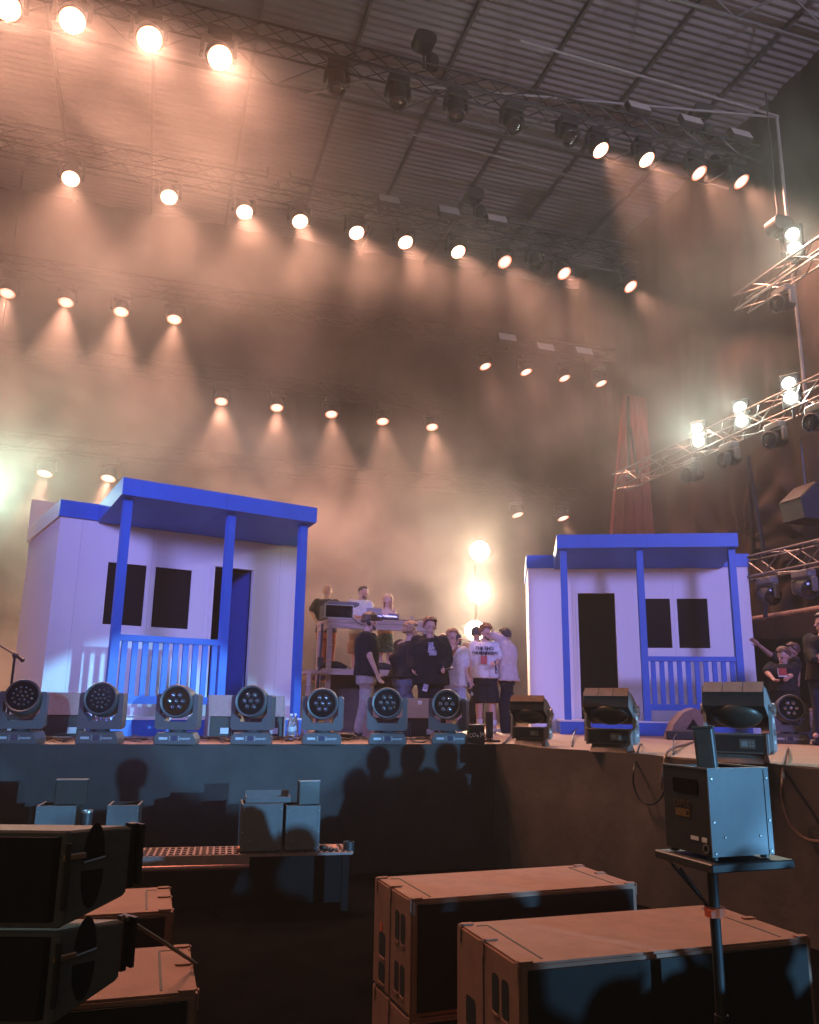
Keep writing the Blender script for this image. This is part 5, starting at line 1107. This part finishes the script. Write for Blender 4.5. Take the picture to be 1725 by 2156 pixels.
# ================================================================ THE PIT
# barrier with a perforated tread in front of the straight stage front
M_tread = mat('tread_aluminium', (0.36,0.27,0.26), 0.4, metal=0.6, var=0.2, scale=20)
ZB = 0.5
pl, pr2 = on_z(150,1806,ZB), on_z(742,1793,ZB); dB = (pr2-pl); LB = dB.length; yB = atan2(dB.y,dB.x)
t = thing('crowd_barrier','aluminium barrier step with a perforated tread in the pit','barrier',Vector((pl.x,pl.y,0)),yB)
g = MB(); DB = 0.42; ny = 9; nx = int(LB/0.055)
# tread: bars both ways leave true slots
for i in range(nx+1): x = i*LB/nx; g.box((x-0.009,0,ZB-0.02),(x+0.009,DB,ZB))
for j in range(5): y = j*DB/4; g.box((0,y-0.014,ZB-0.024),(LB,y+0.014,ZB-0.003))
g.build('tread', M_tread, t)
g = MB(); g.box((0,-0.02,ZB-0.075),(LB*0.62,0.0-0.002,ZB-0.003)); g.build('front_lip', M_tread, t); g = MB(); g.tube([(0,-0.05,ZB-0.10),(LB*0.62,-0.03,ZB-0.095)],0.024,8); g.build('rail', mat('rail_red_metal',(0.45,0.22,0.20),0.35,metal=0.6), t, smooth=True)
for x in (0.05,LB*0.5,LB-0.05): g = MB(); g.box((x-0.03,0.05,0),(x+0.03,0.11,ZB-0.025)); g.build('leg', M_void, t)
g = MB(); g.box((0.02,DB-0.03,0.0),(LB-0.02,DB,ZB-0.03)); g.build('backing', M_void, t)
g = MB(); g.lathe([(0.05,0),(0.05,0.09),(0.042,0.09),(0.042,0.002)],18,Matrix.Translation((LB-0.02,0.1,ZB-0.02))); g.build('socket', M_fix, t, smooth=True)
# effect boxes on the barrier and on the stand
M_boxb = mat('effect_box_metal', (0.15,0.165,0.18), 0.45, metal=0.2, var=0.10, scale=10, bump=0.02, bscale=200); M_boxd = mat('effect_box_dark', (0.032,0.030,0.029), 0.5, var=0.15, scale=18)
def effect_box(loc, yaw, W, Dp, Hh, label, lid=None, lid_rot=0, group='box-shaped effect machines in the pit', front_screw=True):
    t = thing('effect_machine', label, 'effect machine', loc, yaw, group); f = 0.012
    g = MB(); g.box((0,0,f),(W,0.006,Hh)); fr = g.build('front_panel', M_boxb, t)
    g = MB(); g.box((0,Dp-0.006,f),(W,Dp,Hh)); g.build('rear_panel', M_boxd, t)
    g = MB(); g.box((0,0.0065,f),(0.006,Dp-0.0065,Hh)); sd_ = g.build('side_panel', M_boxd, t); g = MB(); g.box((W-0.006,0.0065,f),(W,Dp-0.0065,Hh)); g.build('side_panel', M_boxd, t)
    g = MB(); g.box((0.0065,0.0065,Hh*0.80),(W-0.0065,Dp-0.0065,Hh*0.82)); g.box((0.0065,0.0065,f),(W-0.0065,Dp-0.0065,f+0.01)); g.build('inner_deck', M_black, t)
    g = MB(); g.box((-0.003,-0.003,Hh),(W+0.003,0.012,Hh+0.006)); g.box((-0.003,0.0125,Hh),(0.012,Dp,Hh+0.006)); g.box((W-0.012,0.0125,Hh),(W+0.003,Dp,Hh+0.006)); g.build('top_rim', M_boxb, t)
    for xa,xb in ((-0.002,W*0.085),(W*0.93,W+0.002)): g = MB(); g.box((xa,-0.003,f),(xb,-0.0005,Hh-0.001)); g.build('corner_strip', M_boxb, t)
    for x in (W*0.045,W*0.965):
        for z in (0.08,0.42,0.90): g = MB(); g.lathe([(0.006,0),(0.004,0.003)],8,T((x,-0.003,Hh*z),rx=pi/2)); g.build('screw', M_edge, fr)
    for x in (W*0.22,W*0.80): g = MB(); g.lathe([(0.005,0),(0.003,0.003)],8,T((x,-0.0005,Hh*0.25),rx=pi/2)); g.build('screw', M_edge, fr)
    for x in (0.02,W-0.02):
        for y in (0.02,Dp-0.02): g = MB(); g.lathe([(0.016,0),(0.013,f)],10,T((x,y,0))); g.build('foot', M_black, t)
    return t, sd_
def onbar(px, py, back): 
    n = Vector((-sin(yB),cos(yB),0)); q = on_plane(px,py,Vector((pl.x,pl.y,0))+n*back,n); return Vector((q.x,q.y,ZB+0.001))
sc = 1.0
a, b = onbar(505,1787,0.05), onbar(592,1787,0.05); e1,_x = effect_box(a,yB+0.02,(b-a).length,0.36,0.40,'blue-lit effect machine on the barrier, left of the pair, with a tray on top')
a2, b2 = onbar(600,1784,0.05), onbar(672,1782,0.05); e2,_x = effect_box(a2,yB+0.05,(b2-a2).length,0.33,0.38,'blue-lit effect machine on the barrier, right of the pair, with a dark block on top')
t = thing('effect_tray','blue-lit open tray lying on the left machine of the pair','tray',a+Vector((0.02,0.05,0.41)),yB+0.02); W = 0.40; g = MB(); g.box((0,0,0),(W,0.008,0.05)); g.box((0,0.23,0),(W,0.238,0.085)); g.box((0,0.0085,0),(0.008,0.2295,0.05)); g.box((W-0.008,0.0085,0),(W,0.2295,0.05)); g.box((0.0085,0.0085,0),(W-0.0085,0.2295,0.008)); g.build('tray_shell', M_boxb, t)
def block(loc, yaw, w_, d, h, label, m=M_boxd, tilt=0.0, name='machine_block'):
    t = thing(name, label, 'machine head', loc, yaw); g = MB(); g.box((-w_/2,0,0),(w_/2,d,h)); o = g.build('housing', m, t, bevel=0.004); o.rotation_euler=(0,tilt,0)
    g = MB(); g.box((-w_/2-0.002,-0.002,h),(w_/2+0.002,d+0.002,h+0.008)); q = g.build('rim', M_edge if False else M_boxb, o); g = MB(); g.box((-w_/2+0.01,-0.003,0.02),(w_/2-0.01,-0.0005,h-0.02)); g.build('face_plate', m, o); return t
block(b2+Vector((-0.11,0.06,0.386)),yB+0.25,0.20,0.06,0.20,'dark upright block on the right machine of the pair')
a3, b3 = onbar(66,1800,0.05), onbar(150,1800,0.05); effect_box(a3,yB,(b3-a3).length,0.34,0.40,'blue-lit effect machine at far left, partly hidden by the nearest speaker stack'); block((a3+b3)/2+Vector((0.07,0.10,0.406)),yB,0.26,0.08,0.20,'dark block with a small grid standing in the far left machine')
a4, b4 = onbar(218,1797,0.05), onbar(284,1797,0.05); effect_box(a4,yB,(b4-a4).length,0.33,0.40,'effect machine in shadow between the far left one and the pair')
q = onbar(174,1800,0.1); t = thing('pipe_socket','upright open pipe between the two left effect machines','pipe',q); g = MB(); g.lathe([(0.05,0),(0.05,0.36),(0.042,0.36),(0.042,0.05)],18); g.build('tube', M_fix, t, smooth=True); g = MB(); g.lathe([(0.051,0.345),(0.051,0.362),(0.041,0.362),(0.041,0.345)],18,cap=False); g.build('rim', M_edge, t)
for px,l,m_ in ((535,'crumpled pink wrapping on the tread, left of the pair of machines',mat('litter_pink',(0.45,0.20,0.15),0.6)),(700,'small orange card on the tread at its right end',mat('litter_orange',(0.50,0.20,0.12),0.6)),(690,'dark coil of cable behind the right machine of the pair',M_cab)):
    g = MB(); ell(g,(0,0,0.02),(Vector((1,0,0)),Vector((0,1,0)),UPV),(0.07,0.05,0.02)); o = remesh(g,'litter' if m_ is not M_cab else 'cable_coil',m_,None,0.008,1,0.02,25); o.location = onbar(px-20 if px<600 else px,1790 if px<600 else 1786,0.10)+Vector((0,0,0.002)); tag(o,l,'litter' if m_ is not M_cab else 'cable')

# ---- subwoofers: two cabinets per stack, all turned with the stage
ZSUB = 0.955; CABH = 0.475
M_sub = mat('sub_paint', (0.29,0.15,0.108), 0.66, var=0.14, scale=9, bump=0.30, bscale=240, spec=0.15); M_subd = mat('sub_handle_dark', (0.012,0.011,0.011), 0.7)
M_rub = mat('sub_grille', (0.026,0.024,0.024), 0.8, spec=0.2)
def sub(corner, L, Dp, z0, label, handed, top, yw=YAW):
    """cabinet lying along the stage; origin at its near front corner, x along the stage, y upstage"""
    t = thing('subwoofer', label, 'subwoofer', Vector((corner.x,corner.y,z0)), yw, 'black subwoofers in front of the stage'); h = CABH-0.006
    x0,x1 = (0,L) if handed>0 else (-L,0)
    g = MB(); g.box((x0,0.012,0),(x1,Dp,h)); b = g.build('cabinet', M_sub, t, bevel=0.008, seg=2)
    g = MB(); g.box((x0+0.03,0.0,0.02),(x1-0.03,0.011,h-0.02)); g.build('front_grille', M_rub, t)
    ends = (x0,x1)
    for ex in ends:
        sg = -1 if ex==x0 else 1
        o_ = ex+sg*0.0012
        # seam between the two half shells, handle cups and corner feet on the end panel
        g = MB(); g.box((min(ex,o_),Dp*0.53,0.004),(max(ex,o_),Dp*0.55,h-0.004)); g.build('end_seam', M_subd, t)
        for yy,zz,ww,hh in ((0.22,0.70,0.055,0.24),(0.36,0.70,0.055,0.24),(0.22,0.25,0.055,0.24),(0.36,0.25,0.055,0.24),(0.75,0.42,0.09,0.20),(0.75,0.16,0.09,0.16)):
            if yy>0.5 and not top and False: continue
            g = MB(); g.prism([(p_[0]*1.0+Dp*yy, p_[1]+h*zz) for p_ in rounded(ww,hh*h*2*0.55,0.018)], min(ex,o_), max(ex,o_), 'x'); g.build('handle_cup', M_subd, t)
            g = MB(); g.box((min(ex,ex+sg*0.004),Dp*yy-ww*0.42,h*zz-hh*h*0.55-0.012),(max(ex,ex+sg*0.004),Dp*yy+ww*0.42,h*zz-hh*h*0.55-0.002)); g.build('cup_lip', M_sub, t)
    for ex,sg in ((x0,1),(x1,-1)):
        # recessed runner grooves on the top: thin dark inlay
        g = MB(); g.box((ex+sg*0.105-0.004,0.05,h),(ex+sg*0.105+0.004,Dp-0.07,h+0.0015)); g.box((min(ex+sg*0.06,ex+sg*0.105),Dp-0.0695,h),(max(ex+sg*0.06,ex+sg*0.105),Dp-0.060,h+0.0015)); g.build('top_groove', M_subd, t)
        for yy in (0.03,Dp*0.55,Dp-0.035):
            g = MB(); g.prism(rounded(0.055,0.028,0.012), h+0.0005, h+0.006, 'z', T((ex+sg*0.03,yy,0))); g.box((min(ex,ex-sg*0.004),yy-0.012,h-0.05),(max(ex,ex-sg*0.004),yy+0.012,h+0.003)); g.build('corner_stud', M_sub, t)
    return t
def sub_stack(px, py, L, Dp, handed, lab, yw=YAW):
    c = on_z(px,py,ZSUB)
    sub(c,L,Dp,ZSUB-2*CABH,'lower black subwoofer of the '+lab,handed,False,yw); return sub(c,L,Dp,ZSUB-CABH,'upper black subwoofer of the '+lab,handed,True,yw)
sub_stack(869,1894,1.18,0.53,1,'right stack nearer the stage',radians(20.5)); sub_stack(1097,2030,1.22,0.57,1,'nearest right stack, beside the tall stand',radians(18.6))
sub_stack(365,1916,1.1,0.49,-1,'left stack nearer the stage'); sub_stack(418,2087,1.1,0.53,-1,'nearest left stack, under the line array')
o = on_z(1790,1960,ZSUB)
# tape tag on the back stack
# ---- two wedge-sided line array cabinets on the nearest left stack
ZA0 = ZSUB+0.002
na = on_z(148,1750,1.44); fa = on_z(255,1738,1.44); ya = atan2((fa-na).y,(fa-na).x); LA = (fa-na).length*1.25
M_arr = mat('array_paint', (0.11,0.098,0.096), 0.6, var=0.15, scale=30, bump=0.08, bscale=200)
def array_cab(z0, z1, slope, label, shift):
    # local x runs along the side panel away from us, y to the left; side panel in the plane y = 0
    t = thing('line_array_speaker', label, 'loudspeaker', Vector((na.x,na.y,0))+Vector((cos(ya),sin(ya),0))*shift, ya, 'line array cabinets stacked at left')
    W = 0.75; LV = Matrix.Rotation(-ya,3,'Z')@Vector((-1.0,-0.02,0)); SH = Matrix(((1,LV.x,0,0),(0,LV.y,0,0),(0,0,1,0),(0,0,0,1))); pf = [(0,z0),(LA,z0+slope),(LA,z1-0.004),(0,z1-0.0)]
    g = MB(); g.prism(pf,0.004,W,'y',SH); g.build('cabinet', M_arr, t, bevel=0.006)
    g = MB(); g.prism([(0.012,z0+0.012),(LA-0.006,z0+slope+0.010),(LA-0.006,z1-0.012),(0.012,z1-0.010)],0.0,0.0035,'y'); g.build('side_panel', M_arr, t)
    zc = (z0+z1+slope)/2; hh = (z1-z0)*0.40
    # D-shaped openings, one above the other
    for up_ in (1,-1):
        cz = zc+up_*0.012; pts = [(LA*0.40+LA*0.17*cos(q), cz+up_*hh*sin(q)) for q in [k*pi/12 for k in range(13)]]
        if up_<0: pts = pts[::-1]
        g = MB(); g.prism(pts,-0.0015,-0.0005,'y'); g.build('handle_opening', M_subd, t)
    g = MB(); g.tube([(LA*0.24,-0.004,zc+0.010),(LA*0.57,-0.004,zc+0.018)],0.004,6); g.build('handle_bar', M_edge, t)
    g = MB(); g.box((-0.02,0.02,z0+0.02),(-0.001,W-0.02,z1-0.015),SH); g.build('front_grille', M_rub, t)
    g = MB(); g.box((-0.015,-0.012,z1-0.075),(0.05,-0.001,z1-0.058)); g.build('latch', mat('latch_copper',(0.5,0.30,0.20),0.35,metal=0.8), t, bevel=0.003)
    g = MB(); g.box((LA+0.001,0.005,z0+slope+0.02),(LA+0.02,0.04,z1)); g.box((LA+0.021,-0.015,z0+slope+0.03),(LA+0.032,0.05,z1-0.001)); g.build('rear_frame', M_tblk, t)
    g = MB(); g.tube([(-0.006,-0.012,z0+0.05),(-0.006,-0.012,z1-0.03)],0.008,8); g.build('link_rod', M_tblk, t)
    return t
array_cab(ZA0+0.235,1.44,0.055,'upper of two wedge-sided line array speakers stacked at left',0.0); array_cab(ZA0,ZA0+0.232,0.07,'lower of two wedge-sided line array speakers stacked at left',0.0)
sa = Vector((na.x,na.y,0))+Vector((cos(ya),sin(ya),0))*LA*0.97; 
cable([Vector((sa.x,sa.y,ZA0+0.235)), (Vector((sa.x,sa.y,ZA0+0.235))+on_z(412,2032,ZSUB))/2+UPV*0.004, on_z(412,2032,ZSUB)+UPV*0.004],'taut strap running from the speaker stack down to the edge of the subwoofer',0.006,mat('strap_tan',(0.20,0.13,0.09),0.7),'strap')
# ---- box on its stand at right
pc = at_y(1502,1814,2.95); ZSTD = pc.z
ex_y = radians(20)
e3, sd3 = effect_box(Vector((pc.x,pc.y,ZSTD)),ex_y,0.258,0.245,0.294,'blue-lit effect machine with gold nameplate on the tall stand at right')
b = block(Vector((pc.x,pc.y,ZSTD+0.245))+Vector((cos(ex_y),sin(ex_y),0))*0.075+Vector((-sin(ex_y),cos(ex_y),0))*0.09,ex_y-0.9,0.068,0.042,0.185,'narrow upright dark block rising from the machine on the tall stand',M_boxb,radians(-3))
# lettering, grip, plates on the dark side (outer face of the left side panel)
def side_m(y, z): return Matrix((( 0,0,-1),(-1,0,0),(0,1,0))).to_4x4(), y, z
def on_side(name, w_, h, y, z, m, th=0.002, r=None, off=0.0):
    g = MB(); pts = rounded(w_,h,r or min(w_,h)*0.2); g.prism([(y+p_[0],z+p_[1]) for p_ in pts],-off-th,-off-0.0004,'x'); return g.build(name, m, sd3)
on_side('grip_recess',0.135,0.05,0.122,0.232,M_void); on_side('name_plate',0.078,0.026,0.142,0.140,mat('plate_gold',(0.55,0.33,0.16),0.3,metal=0.8)); on_side('label_strip',0.042,0.013,0.085,0.062,mat('paper_white'),r=0.001); on_side('label_strip',0.026,0.016,0.035,0.062,mat('paper_white'),r=0.001)
def side_text(s,size,y,z,m): 
    Mx = Matrix(((0,0,-1,-0.0022),(-1,0,0,y),(0,1,0,z),(0,0,0,1))); return text_mesh('lettering',s,size,m,sd3,Mx,0.0006,0.0004)
side_text('EXPLO',0.031,0.142,0.170,mat('plate_bronze',(0.22,0.15,0.11),0.4,metal=0.6)); side_text('SF',0.017,0.115,0.140,M_black)
g = MB(); g.lathe([(0.016,0.0005),(0.016,0.004),(0.011,0.004),(0.011,0.0005)],18,Matrix(((0,0,-1,0),(-1,0,0,0.028),(0,1,0,0.035),(0,0,0,1))),cap=False); g.build('socket_ring', M_edge, sd3)
st = thing('machine_stand','black tripod stand with tray and orange tape holding the box at right','stand',Vector((pc.x,pc.y,0))+Vector((cos(ex_y),sin(ex_y),0))*0.03+Vector((-sin(ex_y),cos(ex_y),0))*0.02,ex_y)
zt_ = ZSTD-0.003
g = MB(); g.box((-0.06,-0.05,zt_-0.03),(0.29,0.26,zt_-0.001)); g.build('tray', M_boxd, st, bevel=0.004)
g = MB(); g.tube([(0.02,0.05,zt_-0.036),(0.02,0.05,0.70)],0.018,12); g.tube([(0.02,0.05,0.80),(0.02,0.05,0.30)],0.023,12); g.build('pole', M_tblk, st, smooth=True)
g = MB(); g.lathe([(0.034,0.0),(0.035,0.03)],14,T((0.02,0.05,zt_-0.185))); g.box((-0.035,-0.0,zt_-0.178),(-0.015,0.03,zt_-0.155)); g.build('tape', mat('tape_orange',(0.75,0.12,0.04),0.5), st)
for a_ in ((-0.06,0.12),(0.0,0.26)): g = MB(); g.tube([(a_[0],a_[1],zt_-0.04),(0.005,0.06,zt_-0.16)],0.006,6); g.build('tray_brace', M_tblk, st)
for k in range(3): an = (pi*1.02,pi*1.5,pi*1.98)[k]; g = MB(); g.tube([(0.02,0.05,0.78),(0.02+0.36*cos(an),0.05+0.30*sin(an),0.015)],0.016,8); g.build('leg', M_tblk, st, smooth=True)
tg = on_z(787,1849,ZSUB); g = MB(); g.box((0,-0.014,-0.02),(0.001,0.014,0.02)); o = g.build('tape_tag', mat('tape_orange'), None); 
o.parent = [x for x in bpy.data.objects if x.get('label','').startswith('upper black subwoofer of the right stack nearer the stage')][0]; o.location = (-0.003,0.41,0.27)
# ================================================================ AIR
def volume(name, dens, col, aniso):
    m = bpy.data.materials.new(name); m.use_nodes = True; t = m.node_tree
    t.nodes.remove(t.nodes['Principled BSDF'])
    v = t.nodes.new('ShaderNodeVolumePrincipled'); v.inputs['Color'].default_value = col; v.inputs['Density'].default_value = dens; v.inputs['Anisotropy'].default_value = aniso
    t.links.new(v.outputs[0], t.nodes['Material Output'].inputs['Volume'])
    return m, t, v
M_haze = volume('haze_air', 0.0022, (0.95,0.95,0.95,1), 0.35)[0]
g = MB(); g.box((-34,-30,-1.3),(34,34,RZ+3)); o = g.build('haze', M_haze); tag(o, kind='stuff')
# stage smoke, upstage of the huts: billows of uneven density, thicker to the left
M_smoke, t, v = volume('stage_smoke', 0, (0.96,0.96,0.96,1), 0.5)
N = t.nodes.new; LK = t.links.new
def math_(op, a, b=None, c=None, clamp=False):
    n = N('ShaderNodeMath'); n.operation = op; n.use_clamp = clamp
    for i,x in enumerate((a,b,c)):
        if x is None: continue
        if hasattr(x,'type'): LK(x, n.inputs[i])
        else: n.inputs[i].default_value = x
    return n.outputs[0]
def mapr(x, a, b, c, d):
    n = N('ShaderNodeMapRange'); n.interpolation_type = 'SMOOTHSTEP'; LK(x, n.inputs[0])
    for i,q in enumerate((a,b,c,d)): n.inputs[1+i].default_value = q
    return n.outputs[0]
tc = N('ShaderNodeTexCoord'); sp = N('ShaderNodeSeparateXYZ'); LK(tc.outputs['Object'], sp.inputs[0])
X,Y,Z = sp.outputs
def nz(scale, detail, off, rough=0.55, dist=0.6):
    mp = N('ShaderNodeMapping'); mp.inputs['Location'].default_value = off; mp.inputs['Scale'].default_value = (1,1,1.15); LK(tc.outputs['Object'], mp.inputs[0])
    n = N('ShaderNodeTexNoise'); n.inputs['Scale'].default_value = scale; n.inputs['Detail'].default_value = detail; n.inputs['Roughness'].default_value = rough; n.inputs['Distortion'].default_value = dist
    LK(mp.outputs[0], n.inputs['Vector']); return n.outputs[0]
big = mapr(nz(0.17,2,(3,1,7)), 0.34, 0.66, 0.35, 1.45)
fine = mapr(nz(0.55,4,(0,5,2)), 0.36, 0.66, 0.28, 1.8)
left = mapr(X, 1.5, 7.5, 1.0, 0.42)
low = mapr(Z, 1.0, 6.0, 1.35, 1.0)
d = math_('MULTIPLY', math_('MULTIPLY', big, fine), math_('MULTIPLY', left, low))
# edges thin out
lift = math_('ADD', mapr(Z, 3.4, 6.4, 0, 4.2), math_('MULTIPLY', mapr(Z, 7.0, 10.0, 0, 3.5), mapr(X, 3.0, 7.0, 0, 1)))
lh = math_('MULTIPLY', mapr(X, 0.0, 5.0, 1, 0), mapr(Z, 4.0, 7.5, 0, 1.3))
ed = math_('MULTIPLY', mapr(math_('ADD', Y, math_('ADD', lh, lift)), 14.0, 16.4, 0, 1), mapr(X, 10.0, 14.5, 1, 0.9))
# a clear pocket in the middle
pk = on_sy(780,745,14.0); ax = (on_sy(780,745,19.0)-on_sy(780,745,9.0)).normalized(); ax = Matrix.Rotation(-YAW,3,'Z')@ax; pk = Matrix.Rotation(-YAW,3,'Z')@pk
rel = N('ShaderNodeVectorMath'); rel.operation = 'SUBTRACT'; LK(tc.outputs['Object'], rel.inputs[0]); rel.inputs[1].default_value = pk
dt = N('ShaderNodeVectorMath'); dt.operation = 'DOT_PRODUCT'; LK(rel.outputs[0], dt.inputs[0]); dt.inputs[1].default_value = ax
sr = N('ShaderNodeSeparateXYZ'); LK(rel.outputs[0], sr.inputs[0])
hxx = math_('DIVIDE', math_('SUBTRACT', sr.outputs[0], math_('MULTIPLY', dt.outputs['Value'], ax.x)), 3.2)
hzz = math_('DIVIDE', math_('SUBTRACT', sr.outputs[2], math_('MULTIPLY', dt.outputs['Value'], ax.z)), 1.15)
hl = math_('DIVIDE', dt.outputs['Value'], 7.0)
rr_ = math_('ADD', math_('ADD', math_('MULTIPLY', hxx, hxx), math_('MULTIPLY', hzz, hzz)), math_('MULTIPLY', hl, hl))
rr_ = math_('ADD', rr_, math_('MULTIPLY', math_('SUBTRACT', nz(0.5,3,(8,2,2)), 0.5), 2.2))
ed = math_('MULTIPLY', ed, mapr(rr_, 0.2, 2.2, 0.12, 1.0))
topf = mapr(Z, 6.5, 11.2, 0.0, 1.0)
ed = math_('MULTIPLY', ed, math_('SUBTRACT', 1.0, math_('MULTIPLY', topf, mapr(X, 2.5, 8.0, 0.67, 0.42))))
pb = Matrix.Rotation(-YAW,3,'Z')@on_sy(1000,1240,16.4)
vd = N('ShaderNodeVectorMath'); vd.operation = 'DISTANCE'; LK(tc.outputs['Object'], vd.inputs[0]); vd.inputs[1].default_value = pb
bloom_puff = math_('MULTIPLY', mapr(vd.outputs['Value'], 0.3, 2.2, 0.28, 0.0), fine)  # smoke thickened round the back lamps, standing in for their bloom
LK(math_('MULTIPLY', math_('ADD', math_('MULTIPLY', d, ed), bloom_puff), SMOKE), v.inputs['Density'])
g = MB(); g.box((-13,5.6,ZS+0.02),(14.5,20.3,RZ-0.4)); o = g.build('stage_smoke', M_smoke); o.rotation_euler=(0,0,YAW); tag(o, kind='stuff')
scene.cycles.volume_step_rate = 1.0; scene.cycles.volume_max_steps = 128
